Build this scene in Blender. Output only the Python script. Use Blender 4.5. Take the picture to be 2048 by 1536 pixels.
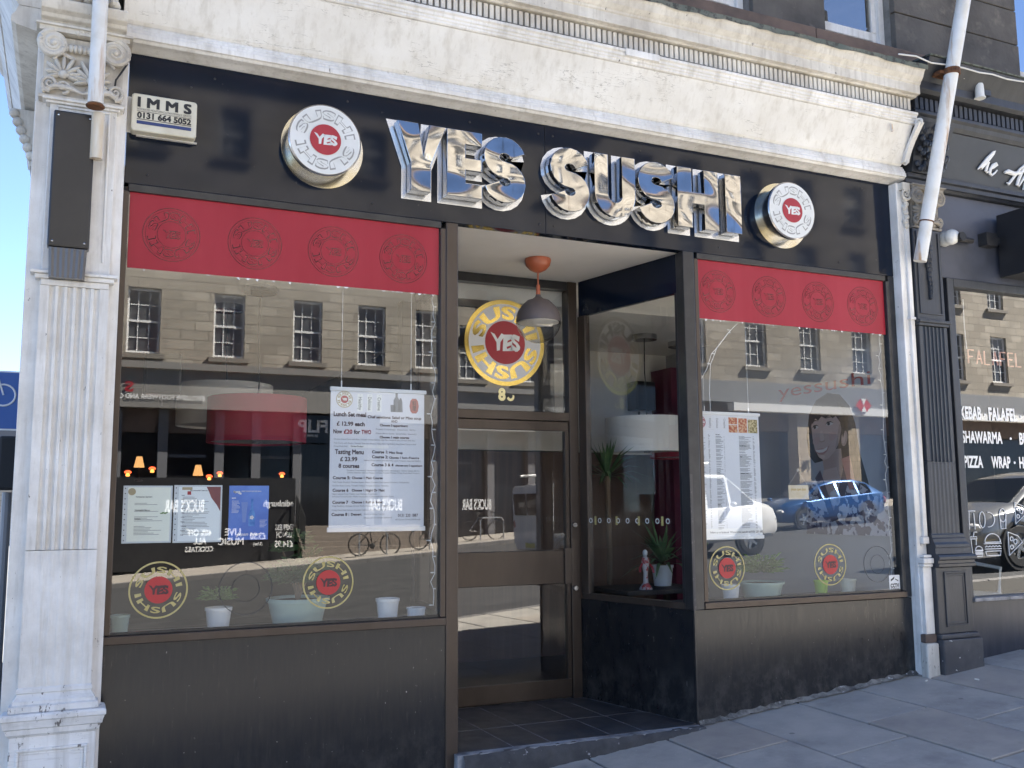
import bpy, bmesh, math, random
from mathutils import Vector, Matrix, Euler
from math import sin, cos, pi, radians as RAD

# ---------------------------------------------------------------- scene, camera, sky, sun
for o in list(bpy.data.objects): bpy.data.objects.remove(o)
S = bpy.context.scene
COL = S.collection
rnd = random.Random(7)

cam_d = bpy.data.cameras.new('camera')
cam = bpy.data.objects.new('camera', cam_d); COL.objects.link(cam)
cam_d.sensor_fit = 'HORIZONTAL'; cam_d.sensor_width = 36.0; cam_d.lens = 34.053
cam_d.clip_start = 0.05; cam_d.clip_end = 2000
Rm = Matrix(((0.90992357, -0.04575154, -0.41224495),
             (-0.41471438, -0.11747964, -0.90233614),
             (-0.00714712, 0.99202083, -0.12587131)))
cam.matrix_world = Matrix.Translation((0.0, -5.2, 1.70)) @ Rm.to_4x4()
S.camera = cam

SUN = Vector((0.62, 0.29, 0.735)).normalized()          # towards the sun: behind the shop, from the right
w = bpy.data.worlds.new('World'); S.world = w; w.use_nodes = True
wn = w.node_tree.nodes; wl = w.node_tree.links
bg = wn['Background']; bg.inputs['Strength'].default_value = 0.05
sky = wn.new('ShaderNodeTexSky'); sky.sky_type = 'NISHITA'; sky.sun_disc = False
sky.sun_elevation = math.asin(SUN.z)
sky.sun_rotation = math.atan2(SUN.x, SUN.y)
sky.altitude = 0; sky.air_density = 0.36; sky.dust_density = 0.0; sky.ozone_density = 1.4
wl.new(sky.outputs[0], bg.inputs['Color'])
sl = bpy.data.lights.new('sun', 'SUN'); sl.energy = 5.0; sl.angle = RAD(0.53); sl.color = (1.0, 0.95, 0.86)
so = bpy.data.objects.new('sun', sl); COL.objects.link(so)
so.rotation_euler = (-SUN).to_track_quat('-Z', 'Y').to_euler(); so.location = (20, 20, 30)
S.view_settings.view_transform = 'Standard'; S.view_settings.look = 'None'
S.view_settings.exposure = 3.58; S.view_settings.gamma = 1.0
S.view_settings.use_curve_mapping = False
S.render.engine = 'CYCLES'
S.cycles.max_bounces = 10; S.cycles.transparent_max_bounces = 24; S.cycles.glossy_bounces = 5

# ---------------------------------------------------------------- materials
def rgba(c): return (c[0], c[1], c[2], 1.0)
MATS = {}
def newmat(name):
    m = bpy.data.materials.new(name); m.use_nodes = True
    return m, m.node_tree.nodes, m.node_tree.links, m.node_tree.nodes['Principled BSDF']
def pos_noise(n, l, scale, stretch=(1, 1, 1), detail=5, rough=.6, distort=0):
    g = n.new('ShaderNodeNewGeometry'); mp = n.new('ShaderNodeMapping'); mp.inputs['Scale'].default_value = stretch
    l.new(g.outputs['Position'], mp.inputs['Vector'])
    t = n.new('ShaderNodeTexNoise'); t.inputs['Scale'].default_value = scale; t.inputs['Detail'].default_value = detail
    t.inputs['Roughness'].default_value = rough; t.inputs['Distortion'].default_value = distort
    l.new(mp.outputs[0], t.inputs['Vector']); return t.outputs['Fac']
def ramp(n, l, src, lo, hi, a=(0, 0, 0), b=(1, 1, 1)):
    r = n.new('ShaderNodeValToRGB'); r.color_ramp.elements[0].position = lo; r.color_ramp.elements[1].position = hi
    r.color_ramp.elements[0].color = rgba(a); r.color_ramp.elements[1].color = rgba(b)
    l.new(src, r.inputs[0]); return r.outputs[0]
def mixc(n, l, fac, a, b):
    m = n.new('ShaderNodeMix'); m.data_type = 'RGBA'
    for s, v in ((m.inputs[6], a), (m.inputs[7], b)):
        if isinstance(v, tuple): s.default_value = rgba(v)
        else: l.new(v, s)
    if isinstance(fac, (int, float)): m.inputs[0].default_value = fac
    else: l.new(fac, m.inputs[0])
    return m.outputs[2]
def bump(n, l, b, src, strength, dist=.01):
    k = n.new('ShaderNodeBump'); k.inputs['Strength'].default_value = strength; k.inputs['Distance'].default_value = dist
    l.new(src, k.inputs['Height']); l.new(k.outputs[0], b.inputs['Normal'])
def MT(name, c, rough=.5, metal=0, c2=None, sc=3, stretch=(1, 1, 1), lo=.42, hi=.66, det=6, bm=0, bs=60, bd=.004, bdet=4, spec=.5,
       coat=0, ior=1.5, rvar=0, c3=None, sc3=18, lo3=.6, hi3=.7, st3=(1, 1, 1), emit=None, es=1, trans=0):
    if name in MATS: return MATS[name]
    m, n, l, b = newmat(name)
    b.inputs['Base Color'].default_value = rgba(c); b.inputs['Roughness'].default_value = rough
    b.inputs['Metallic'].default_value = metal; b.inputs['IOR'].default_value = ior; b.inputs['Specular IOR Level'].default_value = spec
    if coat: b.inputs['Coat Weight'].default_value = coat; b.inputs['Coat Roughness'].default_value = .05
    col = c
    if c2:
        f = pos_noise(n, l, sc, stretch, det); fr = ramp(n, l, f, lo, hi); col = mixc(n, l, fr, c, c2)
        if rvar:
            mr = n.new('ShaderNodeMapRange'); mr.inputs[3].default_value = rough - rvar; mr.inputs[4].default_value = rough + rvar
            l.new(fr, mr.inputs[0]); l.new(mr.outputs[0], b.inputs['Roughness'])
    if c3:
        f = pos_noise(n, l, sc3, st3, 4); col = mixc(n, l, ramp(n, l, f, lo3, hi3), col, c3)
    if not isinstance(col, tuple): l.new(col, b.inputs['Base Color'])
    if bm: bump(n, l, b, pos_noise(n, l, bs, stretch, bdet), bm, bd)
    if emit: b.inputs['Emission Color'].default_value = rgba(emit); b.inputs['Emission Strength'].default_value = es
    if trans: b.inputs['Transmission Weight'].default_value = trans
    MATS[name] = m; return m

def white_paint(name, base, dirt, chip=.70, crack=0.0, grain=(1, 1, .12), dirtamt=.55):
    m, n, l, b = newmat(name); b.inputs['Roughness'].default_value = .55
    f = ramp(n, l, pos_noise(n, l, 2.2, (1, 1, 1), 7, .68), .38, .72); f2 = n.new('ShaderNodeMath'); f2.operation = 'MULTIPLY'
    l.new(f, f2.inputs[0]); f2.inputs[1].default_value = dirtamt
    col = mixc(n, l, f2.outputs[0], base, dirt)
    fine = pos_noise(n, l, 38, grain, 5, .6)
    col = mixc(n, l, ramp(n, l, fine, .55, .74, (0, 0, 0), (.5, .5, .5)), col, dirt)
    run = pos_noise(n, l, 11, (1.6, 1.6, .10), 5, .6); col = mixc(n, l, ramp(n, l, run, .50, .72, (0, 0, 0), (.55, .55, .55)), col, tuple(v * .92 for v in dirt))
    ch = pos_noise(n, l, 26, (1, 1, .45), 6, .75)
    col = mixc(n, l, ramp(n, l, ch, chip, chip + .02), col, (.16, .145, .13))
    h = fine
    if crack:
        g = n.new('ShaderNodeNewGeometry'); mp = n.new('ShaderNodeMapping'); mp.inputs['Scale'].default_value = (2.2, 1, 16)
        l.new(g.outputs['Position'], mp.inputs['Vector'])
        v = n.new('ShaderNodeTexVoronoi'); v.feature = 'DISTANCE_TO_EDGE'; v.inputs['Scale'].default_value = 2.0
        nz = n.new('ShaderNodeTexNoise'); nz.inputs['Scale'].default_value = 3; nz.inputs['Detail'].default_value = 4
        l.new(mp.outputs[0], nz.inputs['Vector'])
        va = n.new('ShaderNodeVectorMath'); va.operation = 'MULTIPLY_ADD'; va.inputs[1].default_value = (.9, .9, .9)
        l.new(nz.outputs['Color'], va.inputs[0]); l.new(mp.outputs[0], va.inputs[2]); l.new(va.outputs[0], v.inputs['Vector'])
        e = ramp(n, l, v.outputs['Distance'], .006, .02, (1, 1, 1), (0, 0, 0))
        mk = ramp(n, l, pos_noise(n, l, 3.3, (1, 1, 1.6), 4, .6), .53, .60)
        mm = n.new('ShaderNodeMath'); mm.operation = 'MULTIPLY'; l.new(e, mm.inputs[0]); l.new(mk, mm.inputs[1])
        m2 = n.new('ShaderNodeMath'); m2.operation = 'MULTIPLY'; l.new(mm.outputs[0], m2.inputs[0]); m2.inputs[1].default_value = crack
        col = mixc(n, l, m2.outputs[0], col, (.12, .105, .09))
    l.new(col, b.inputs['Base Color']); bump(n, l, b, h, .25, .003)
    MATS[name] = m; return m

def add_gum(m, seed=0.0):
    """flattened chewing gum, blotches and grit on the slabs"""
    n = m.node_tree.nodes; l = m.node_tree.links; b = n['Principled BSDF']; src = b.inputs['Base Color'].links[0].from_socket
    g = n.new('ShaderNodeNewGeometry'); v = n.new('ShaderNodeTexVoronoi'); v.inputs['Scale'].default_value = 3.2; v.inputs['Randomness'].default_value = 1
    l.new(g.outputs['Position'], v.inputs['Vector']); spot = ramp(n, l, v.outputs['Distance'], .045, .060, (1, 1, 1), (0, 0, 0))
    pick = n.new('ShaderNodeSeparateColor'); l.new(v.outputs['Color'], pick.inputs[0]); pk = ramp(n, l, pick.outputs[0], .55, .56)
    mm = n.new('ShaderNodeMath'); mm.operation = 'MULTIPLY'; l.new(spot, mm.inputs[0]); l.new(pk, mm.inputs[1]); m3 = n.new('ShaderNodeMath'); m3.operation = 'MULTIPLY'; l.new(mm.outputs[0], m3.inputs[0]); m3.inputs[1].default_value = .55
    tone = ramp(n, l, pick.outputs[1], .45, .55, (.10, .10, .10), (.46, .46, .45))
    col = mixc(n, l, m3.outputs[0], src, tone)
    st = ramp(n, l, pos_noise(n, l, 1.3, (1, 1, 1), 7, .7), .50, .66, (0, 0, 0), (.45, .45, .45)); col = mixc(n, l, st, col, (.14, .135, .13))
    l.new(col, b.inputs['Base Color'])
def glass_mat(name, f0=.16, tint=(.93, .95, .95), wob=.0, rough=.0):
    """thin pane: what passes straight through plus a mirror part that grows towards grazing view"""
    m = bpy.data.materials.new(name); m.use_nodes = True; n = m.node_tree.nodes; l = m.node_tree.links
    n.remove(n['Principled BSDF']); out = n['Material Output']
    t = n.new('ShaderNodeBsdfTransparent'); t.inputs[0].default_value = rgba(tint)
    g = n.new('ShaderNodeBsdfGlossy'); g.inputs['Roughness'].default_value = rough
    lw = n.new('ShaderNodeLayerWeight'); lw.inputs[0].default_value = .5
    p = n.new('ShaderNodeMath'); p.operation = 'POWER'; l.new(lw.outputs['Facing'], p.inputs[0]); p.inputs[1].default_value = 4.0
    q = n.new('ShaderNodeMapRange'); q.inputs[3].default_value = f0; q.inputs[4].default_value = 1.0
    l.new(p.outputs[0], q.inputs[0])
    mx = n.new('ShaderNodeMixShader'); l.new(q.outputs[0], mx.inputs[0]); l.new(t.outputs[0], mx.inputs[1]); l.new(g.outputs[0], mx.inputs[2])
    if wob:
        k = n.new('ShaderNodeBump'); k.inputs['Strength'].default_value = wob; k.inputs['Distance'].default_value = .01
        l.new(pos_noise(n, l, 1.1, (1, 1, .7), 1), k.inputs['Height']); l.new(k.outputs[0], g.inputs['Normal'])
    l.new(mx.outputs[0], out.inputs['Surface']); MATS[name] = m; return m
def clear_mat(name, tint=(.97, .98, .98)):
    m = bpy.data.materials.new(name); m.use_nodes = True; n = m.node_tree.nodes; l = m.node_tree.links
    n.remove(n['Principled BSDF']); t = n.new('ShaderNodeBsdfTransparent'); t.inputs[0].default_value = rgba(tint)
    l.new(t.outputs[0], n['Material Output'].inputs['Surface']); MATS[name] = m; return m

GLASS = glass_mat('shop_glass', .115, (.95, .96, .96), wob=.015)
GLASS_DARK = glass_mat('upper_glass', .42, (.3, .32, .34), wob=.05)
CLEAR = clear_mat('pane_back')
WHITE = white_paint('weathered_white_paint', (.82, .805, .775), (.46, .43, .38), .665, dirtamt=.75)
WHITE_FR = white_paint('weathered_white_board', (.77, .755, .715), (.54, .505, .44), .76, crack=.6)
WHITE_CREAM = white_paint('grimy_cream_paint', (.70, .67, .60), (.34, .30, .25), .66, dirtamt=.85)
WHITE_CHIP = white_paint('flaking_white_paint', (.80, .79, .77), (.44, .42, .38), .60, grain=(.25, .25, 2.2), dirtamt=.6)
WHITE_PLAIN = MT('plain_white', (.78, .78, .77), .5)
NAVY = MT('gloss_navy_board', (.005, .009, .019), .05, c2=(.008, .012, .024), sc=2, bm=.03, bs=1.6, bd=.02, bdet=1, spec=.27, c3=(.05, .05, .052), sc3=26, lo3=.70, hi3=.78)
BLACK_P = MT('black_frame_paint', (.018, .018, .020), .32, c2=(.035, .034, .034), sc=9, bm=.1, bs=60)
BROWN_AL = MT('brown_anodised_metal', (.060, .044, .034), .36, metal=.35, c2=(.082, .062, .048), sc=5, stretch=(1, 1, .3), rvar=.08)
RISER = MT('black_stall_board', (.014, .015, .018), .25, spec=.46, c2=(.026, .025, .024), sc=7, stretch=(6, 1, .8), lo=.35, hi=.8, rvar=.05,
           bm=.05, bs=30, c3=(.060, .056, .050), sc3=22, st3=(4, 1, .35), lo3=.62, hi3=.86)
def splash(m):
    """scuffs, specks and dried street splashes on the low boards"""
    n = m.node_tree.nodes; l = m.node_tree.links; b = n['Principled BSDF']; src = b.inputs['Base Color'].links[0].from_socket
    g = n.new('ShaderNodeNewGeometry'); sp = n.new('ShaderNodeSeparateXYZ'); l.new(g.outputs['Position'], sp.inputs[0])
    h = n.new('ShaderNodeMath'); h.operation = 'MULTIPLY_ADD'; l.new(sp.outputs[0], h.inputs[0]); h.inputs[1].default_value = -.0958; l.new(sp.outputs[2], h.inputs[2])
    lowm = n.new('ShaderNodeMapRange'); lowm.inputs[1].default_value = .42; lowm.inputs[2].default_value = .0; l.new(h.outputs[0], lowm.inputs[0])
    nz = ramp(n, l, pos_noise(n, l, 9, (1, 1, .8), 8, .72), .46, .70); mm = n.new('ShaderNodeMath'); mm.operation = 'MULTIPLY'; l.new(nz, mm.inputs[0]); l.new(lowm.outputs[0], mm.inputs[1])
    m2 = n.new('ShaderNodeMath'); m2.operation = 'MULTIPLY'; l.new(mm.outputs[0], m2.inputs[0]); m2.inputs[1].default_value = .6; col = mixc(n, l, m2.outputs[0], src, (.115, .108, .098))
    sk = ramp(n, l, pos_noise(n, l, 75, (1, 1, .5), 3, .6), .735, .75); col = mixc(n, l, sk, col, (.34, .33, .31))
    sc = ramp(n, l, pos_noise(n, l, 6, (.5, 1, 5), 6, .8, 1.5), .66, .70, (0, 0, 0), (.35, .35, .35)); col = mixc(n, l, sc, col, (.11, .10, .09))
    l.new(col, b.inputs['Base Color'])
splash(RISER)
CHROME = MT('polished_steel', (.40, .395, .39), .06, metal=1, rvar=.03, c2=(.31, .305, .30), sc=6, c3=(.22, .20, .18), sc3=9, st3=(3, 3, .4), lo3=.60, hi3=.75, bm=.5, bs=2.7, bd=.06, bdet=0, stretch=(1, 1, 1.4))
STEEL_ED = MT('dull_steel_edge', (.45, .45, .46), .22, metal=1, c2=(.32, .31, .30), sc=14)
BRASS = MT('brass_disc', (.56, .50, .34), .2, metal=1, c2=(.58, .58, .57), sc=4)
RED_V = MT('red_window_vinyl', (.31, .012, .028), .36, spec=.35, c2=(.36, .022, .040), sc=2.2, stretch=(1.5, 1, .12), bm=.06, bs=5, bd=.01)
RED_D = MT('dark_red_print', (.34, .018, .030), .4, c2=(.38, .025, .038), sc=5)
SLOT = MT('dark_cut_line', (.012, .012, .014), .06)
GOLD = MT('gold_leaf_vinyl', (.72, .53, .14), .22, metal=.85, c2=(.80, .63, .22), sc=4)
GOLD_M = MT('matt_gold_vinyl', (.44, .36, .13), .5, c2=(.50, .43, .20), sc=8)
LETTERG = MT('grey_outline_print', (.30, .30, .29), .45)
FACEW = MT('white_acrylic', (.72, .73, .72), .28, c2=(.64, .65, .63), sc=5)
PAPER = MT('paper', (.80, .82, .80), .6)
INK = MT('black_ink', (.02, .02, .022), .6)
INKG = MT('grey_ink', (.20, .21, .22), .6)
STONE_D = MT('sooty_sandstone', (.125, .112, .098), .85, c2=(.060, .055, .050), sc=2.5, lo=.35, hi=.68, bm=.5, bs=30, bd=.01, c3=(.19, .165, .14), sc3=7, lo3=.58, hi3=.8)
STONE_B = MT('brown_sandstone', (.17, .118, .092), .85, c2=(.105, .078, .064), sc=4, bm=.4, bs=40)
MORTAR = MT('mortar', (.20, .19, .175), .95, c2=(.12, .115, .105), sc=8)
LEAD = MT('green_grey_lead', (.075, .095, .085), .6, c2=(.13, .14, .12), sc=9, c3=(.03, .032, .03), sc3=20, lo3=.5, hi3=.6)
SLAB = MT('paving_stone', (.45, .42, .375), .8, c2=(.34, .32, .29), sc=3.5, lo=.35, hi=.7, bm=.35, bs=70, bd=.004, c3=(.55, .53, .49), sc3=42, lo3=.64, hi3=.76)
SLAB2 = MT('paving_stone_warm', (.42, .375, .32), .8, c2=(.31, .28, .25), sc=3, lo=.35, hi=.7, bm=.35, bs=70, bd=.004, c3=(.50, .47, .42), sc3=40, lo3=.66, hi3=.78)
add_gum(SLAB); add_gum(SLAB2)
JOINT = MT('joint_dirt', (.045, .042, .038), .95, c2=(.07, .066, .058), sc=12)
ASPHALT = MT('asphalt', (.043, .044, .047), .9, c2=(.064, .064, .066), sc=1.4, bm=.6, bs=110, bd=.006, c3=(.11, .108, .105), sc3=120, lo3=.62, hi3=.68)
KERB = MT('granite_kerb', (.20, .19, .185), .8, c2=(.14, .135, .13), sc=14, bm=.3, bs=90)
YELLOW = MT('yellow_line', (.55, .42, .10), .8, c2=(.35, .30, .16), sc=20)
TILE = MT('dark_slate_tile', (.045, .047, .053), .5, c2=(.066, .066, .07), sc=6, rvar=.1, bm=.1, bs=50)
GROUT = MT('pale_grout', (.34, .345, .36), .9, c2=(.12, .12, .125), sc=7)
STEPM = MT('chipped_step', (.035, .036, .040), .7, c2=(.06, .06, .062), sc=9, c3=(.34, .34, .35), sc3=26, lo3=.66, hi3=.70, bm=.5, bs=40, bd=.01)
CEIL = MT('soffit_paint', (.78, .75, .71), .6, c2=(.72, .69, .65), sc=2.5)
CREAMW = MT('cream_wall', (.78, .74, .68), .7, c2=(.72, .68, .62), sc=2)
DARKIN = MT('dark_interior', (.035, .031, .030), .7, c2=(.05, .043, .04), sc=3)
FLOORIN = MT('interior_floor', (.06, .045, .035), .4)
NAVY2 = MT('slate_blue_shop_paint', (.028, .031, .038), .38, c2=(.042, .045, .052), sc=6, stretch=(2, 1, .4), bm=.25, bs=50, c3=(.30, .30, .30), sc3=24, lo3=.74, hi3=.76)
GREYSTONE = MT('bare_carved_stone', (.30, .275, .235), .85, c2=(.20, .18, .155), sc=12, bm=.4, bs=60)
PIPEW = MT('white_pipe_paint', (.72, .72, .70), .4, c2=(.62, .60, .55), sc=7, c3=(.42, .25, .11), sc3=13, st3=(1.4, 1.4, .13), lo3=.57, hi3=.72)
RUST = MT('rust', (.16, .065, .025), .9, c2=(.05, .025, .015), sc=30, bm=.5, bs=80)
BLACKBOX = MT('black_sign_box', (.016, .016, .018), .30, c2=(.024, .023, .024), sc=4)
SMOKED = MT('smoked_lens', (.10, .095, .095), .22, c2=(.07, .066, .066), sc=3)
CREAMBOX = MT('alarm_box_plastic', (.66, .63, .52), .45, c2=(.58, .54, .42), sc=6, c3=(.25, .24, .18), sc3=16, lo3=.66, hi3=.78)
BLUE_INK = MT('blue_bar', (.03, .05, .16), .5)
TERRA = MT('terracotta_plastic', (.42, .115, .055), .35, c2=(.36, .10, .05), sc=14)
LAMPGREY = MT('dusty_grey_metal', (.085, .078, .082), .5, c2=(.13, .105, .10), sc=6)
SHADE_R = MT('red_fabric_shade', (.36, .020, .045), .7)
SHADE_W = MT('white_fabric_shade', (.82, .79, .74), .7)
BULB = MT('warm_bulb', (.9, .5, .2), .4, emit=(1.0, .36, .07), es=.30)
BULBR = MT('red_lamp_glow', (.7, .1, .04), .4, emit=(1.0, .10, .03), es=.35)
POTW = MT('white_pot', (.74, .75, .75), .4)
POTG = MT('pale_green_pot', (.34, .45, .40), .5)
POTLIME = MT('lime_pot', (.32, .55, .06), .45)
SOIL = MT('soil', (.03, .022, .015), .95)
LEAF = MT('leaf_green', (.10, .20, .05), .5, c2=(.16, .28, .08), sc=20)
LEAFD = MT('dark_leaf_green', (.06, .13, .05), .5, c2=(.10, .18, .07), sc=20)
STEM = MT('stem', (.16, .11, .07), .8)
RUBBER = MT('rubber', (.02, .02, .021), .7)
CARGLASS = MT('car_glass', (.012, .014, .016), .05)
ALLOY = MT('alloy_rim', (.5, .5, .51), .25, metal=.9)
# ---------------------------------------------------------------- mesh helpers
class MB:
    def __init__(s): s.v = []; s.f = []
    def add(s, vs, fs):
        k = len(s.v); s.v += [tuple(p) for p in vs]; s.f += [tuple(i + k for i in f) for f in fs]; return s
    def box(s, x0, x1, y0, y1, z0, z1):
        return s.add([(x0, y0, z0), (x1, y0, z0), (x1, y1, z0), (x0, y1, z0), (x0, y0, z1), (x1, y0, z1), (x1, y1, z1), (x0, y1, z1)],
                     [(0, 3, 2, 1), (4, 5, 6, 7), (0, 1, 5, 4), (1, 2, 6, 5), (2, 3, 7, 6), (3, 0, 4, 7)])
    def prism(s, poly, lo, hi, fn):
        """poly: 2-D outline; fn(u, v, w) -> point, w in lo..hi"""
        n = len(poly)
        vs = [fn(u, v, lo) for u, v in poly] + [fn(u, v, hi) for u, v in poly]
        fs = [tuple(range(n))[::-1], tuple(range(n, 2 * n))] + [(i, (i + 1) % n, n + (i + 1) % n, n + i) for i in range(n)]
        return s.add(vs, fs)
    def profx(s, prof, x0, x1):      # profile (y,z) run along x
        return s.prism(prof, x0, x1, lambda u, v, w: (w, u, v))
    def profz(s, prof, z0, z1):      # outline (x,y) run along z
        return s.prism(prof, z0, z1, lambda u, v, w: (u, v, w))
    def tube(s, pts, r, seg=8, closed=False):
        pts = [Vector(p) for p in pts]; n = len(pts); rs = r if isinstance(r, (list, tuple)) else [r] * n
        vs = []; up0 = Vector((0.13, 0.21, 0.97))
        for i, p in enumerate(pts):
            a = pts[(i - 1) % n] if (i or closed) else p; b = pts[(i + 1) % n] if (i < n - 1 or closed) else p
            t = (b - a).normalized(); u = t.cross(up0)
            if u.length < .05: u = t.cross(Vector((1, 0, 0)))
            u.normalize(); v2 = t.cross(u)
            for k in range(seg):
                an = 2 * pi * k / seg; vs.append(p + (u * cos(an) + v2 * sin(an)) * rs[i])
        fs = []
        for i in range(n if closed else n - 1):
            j = (i + 1) % n
            for k in range(seg):
                k2 = (k + 1) % seg; fs.append((i * seg + k, i * seg + k2, j * seg + k2, j * seg + k))
        if not closed: fs += [tuple(range(seg))[::-1], tuple((n - 1) * seg + k for k in range(seg))]
        return s.add(vs, fs)
    def lathe(s, prof, c=(0, 0, 0), seg=24, axis='z', cap=True):
        vs = []; n = len(prof)
        for r, h in prof:
            for k in range(seg):
                a = 2 * pi * k / seg; x, y = r * cos(a), r * sin(a)
                p = (x, y, h) if axis == 'z' else ((x, -h, y) if axis == '-y' else (h, x, y))
                vs.append((p[0] + c[0], p[1] + c[1], p[2] + c[2]))
        fs = [(i * seg + k, i * seg + (k + 1) % seg, (i + 1) * seg + (k + 1) % seg, (i + 1) * seg + k) for i in range(n - 1) for k in range(seg)]
        if cap: fs += [tuple(range(seg))[::-1], tuple((n - 1) * seg + k for k in range(seg))]
        return s.add(vs, fs)
    def ell(s, c, r, rot=None, seg=10, rings=6):
        vs = []; R = rot or Matrix.Identity(3); c = Vector(c)
        for i in range(rings + 1):
            th = pi * i / rings
            for k in range(seg):
                a = 2 * pi * k / seg
                vs.append(c + R @ Vector((r[0] * sin(th) * cos(a), r[1] * sin(th) * sin(a), r[2] * cos(th))))
        fs = [(i * seg + k, i * seg + (k + 1) % seg, (i + 1) * seg + (k + 1) % seg, (i + 1) * seg + k) for i in range(rings) for k in range(seg)]
        return s.add(vs, fs)
    def ring(s, r0, r1, z0, z1, seg=48, c=(0, 0)):   # flat annulus with thickness in local XY
        vs = []
        for z in (z0, z1):
            for r in (r0, r1):
                for k in range(seg): a = 2 * pi * k / seg; vs.append((c[0] + r * cos(a), c[1] + r * sin(a), z))
        fs = []
        for k in range(seg):
            j = (k + 1) % seg
            fs += [(2 * seg + k, 3 * seg + k, 3 * seg + j, 2 * seg + j), (k, j, seg + j, seg + k), (seg + k, seg + j, 3 * seg + j, 3 * seg + k), (k, 2 * seg + k, 2 * seg + j, j)]
        return s.add(vs, fs)
    def disc(s, r, z0, z1, seg=48, c=(0, 0)):
        return s.prism([(c[0] + r * cos(2 * pi * k / seg), c[1] + r * sin(2 * pi * k / seg)) for k in range(seg)], z0, z1, lambda u, v, w: (u, v, w))
    def rect(s, x0, x1, y0, y1, z0=0, z1=.001):
        return s.box(x0, x1, y0, y1, z0, z1)
    def mesh(s, name):
        me = bpy.data.meshes.new(name); me.from_pydata(s.v, [], s.f); me.validate()
        b = bmesh.new(); b.from_mesh(me); bmesh.ops.recalc_face_normals(b, faces=b.faces); b.to_mesh(me); b.free(); return me
    def build(s, name, mat, parent=None, smooth=False, bevel=0, sub=0, angle=35):
        return put(name, s.mesh(name), mat, parent, smooth, bevel, sub, angle)

def put(name, me, mat, parent=None, smooth=False, bevel=0, sub=0, angle=35):
    o = bpy.data.objects.new(name, me); COL.objects.link(o)
    if mat and not me.materials: me.materials.append(mat)
    if smooth:
        for p in me.polygons: p.use_smooth = True
        if hasattr(me, 'set_sharp_from_angle'): me.set_sharp_from_angle(angle=RAD(angle))
    if bevel:
        b = o.modifiers.new('edge', 'BEVEL'); b.width = bevel; b.segments = 2; b.limit_method = 'ANGLE'; b.angle_limit = RAD(40)
        b.harden_normals = False
    if sub:
        k = o.modifiers.new('round', 'SUBSURF'); k.levels = sub; k.render_levels = sub
    if parent: o.parent = parent
    return o
def empty(name, loc=(0, 0, 0), rot=(0, 0, 0), parent=None):
    o = bpy.data.objects.new(name, None); COL.objects.link(o); o.location = loc; o.rotation_euler = rot
    o.empty_display_size = .1
    if parent: o.parent = parent
    return o
def tag(o, label=None, cat=None, group=None, kind=None):
    if label: o['label'] = label
    if cat: o['category'] = cat
    if group: o['group'] = group
    if kind: o['kind'] = kind
    return o
def children(o): return [c for c in bpy.data.objects if c.parent == o]
def copy_tree(o, parent=None):
    c = o.copy(); COL.objects.link(c); c.parent = parent
    for ch in children(o): copy_tree(ch, c)
    return c
def pane(name, x0, x1, y, z0, z1, parent, mat=None, t=.006):
    """vertical pane facing -y with a reflecting front face"""
    m = MB().box(x0, x1, y, y + t, z0, z1); me = m.mesh(name); me.materials.append(mat or GLASS); me.materials.append(CLEAR)
    for p in me.polygons: p.material_index = 0 if p.normal.y < -.9 else 1
    return put(name, me, None, parent)
def quad_pane(name, a, b, z0, z1, parent, mat=None, t=.006):
    """vertical pane standing on the plan line a-b; its front is on the left of a->b"""
    d = (Vector(b) - Vector(a)).normalized(); nx, ny = -d.y * t, d.x * t
    m = MB().prism([(a[0], a[1]), (b[0], b[1]), (b[0] - nx, b[1] - ny), (a[0] - nx, a[1] - ny)], z0, z1, lambda u, v, w: (u, v, w))
    me = m.mesh(name); me.materials.append(mat or GLASS); me.materials.append(CLEAR)
    nn = Vector((-d.y, d.x, 0))
    for p in me.polygons: p.material_index = 0 if p.normal.dot(nn) > .9 else 1
    return put(name, me, None, parent)

# ---------------------------------------------------------------- lettering
TCACHE = {}
def text_data(body, bold=0.0, space=1.0, shear=0.0, res=3, ext=0.0):
    """flat letter mesh, cap height 1, starting at x=0, base line y=0 -> (verts, faces, width)"""
    key = (body, bold, space, shear, res, ext)
    if key in TCACHE: return TCACHE[key]
    cu = bpy.data.curves.new('t', 'FONT'); cu.body = body; cu.size = 1.0; cu.offset = 0 if 'M' in body else bold; cu.space_character = space
    cu.shear = shear; cu.resolution_u = res; cu.extrude = ext; cu.fill_mode = 'BOTH'
    ob = bpy.data.objects.new('t', cu); COL.objects.link(ob)
    me = bpy.data.meshes.new_from_object(ob)
    vs = [tuple(v.co) for v in me.vertices]; fs = [tuple(p.vertices) for p in me.polygons]
    bpy.data.objects.remove(ob); bpy.data.curves.remove(cu); bpy.data.meshes.remove(me)
    if 'M' in body and bold > .009:                      # thicken by close-set copies (the outline offset crosses itself in an M)
        v0, f0 = vs, fs; vs = []; fs = []
        for q, (dx, dy) in enumerate(((0, 0), (bold, bold), (-bold, bold), (bold, -bold), (-bold, -bold))):
            k0 = len(vs); vs += [(v[0] + dx * .8, v[1] + dy * .8, v[2] + .0004 * q) for v in v0]; fs += [tuple(i + k0 for i in f) for f in f0]
    x0 = min((v[0] for v in vs), default=0); x1 = max((v[0] for v in vs), default=1)
    k = 1 / .70
    vs = [((v[0] - x0) * k, v[1] * k, v[2]) for v in vs]
    TCACHE[key] = (vs, fs, (x1 - x0) * k); return TCACHE[key]
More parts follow.
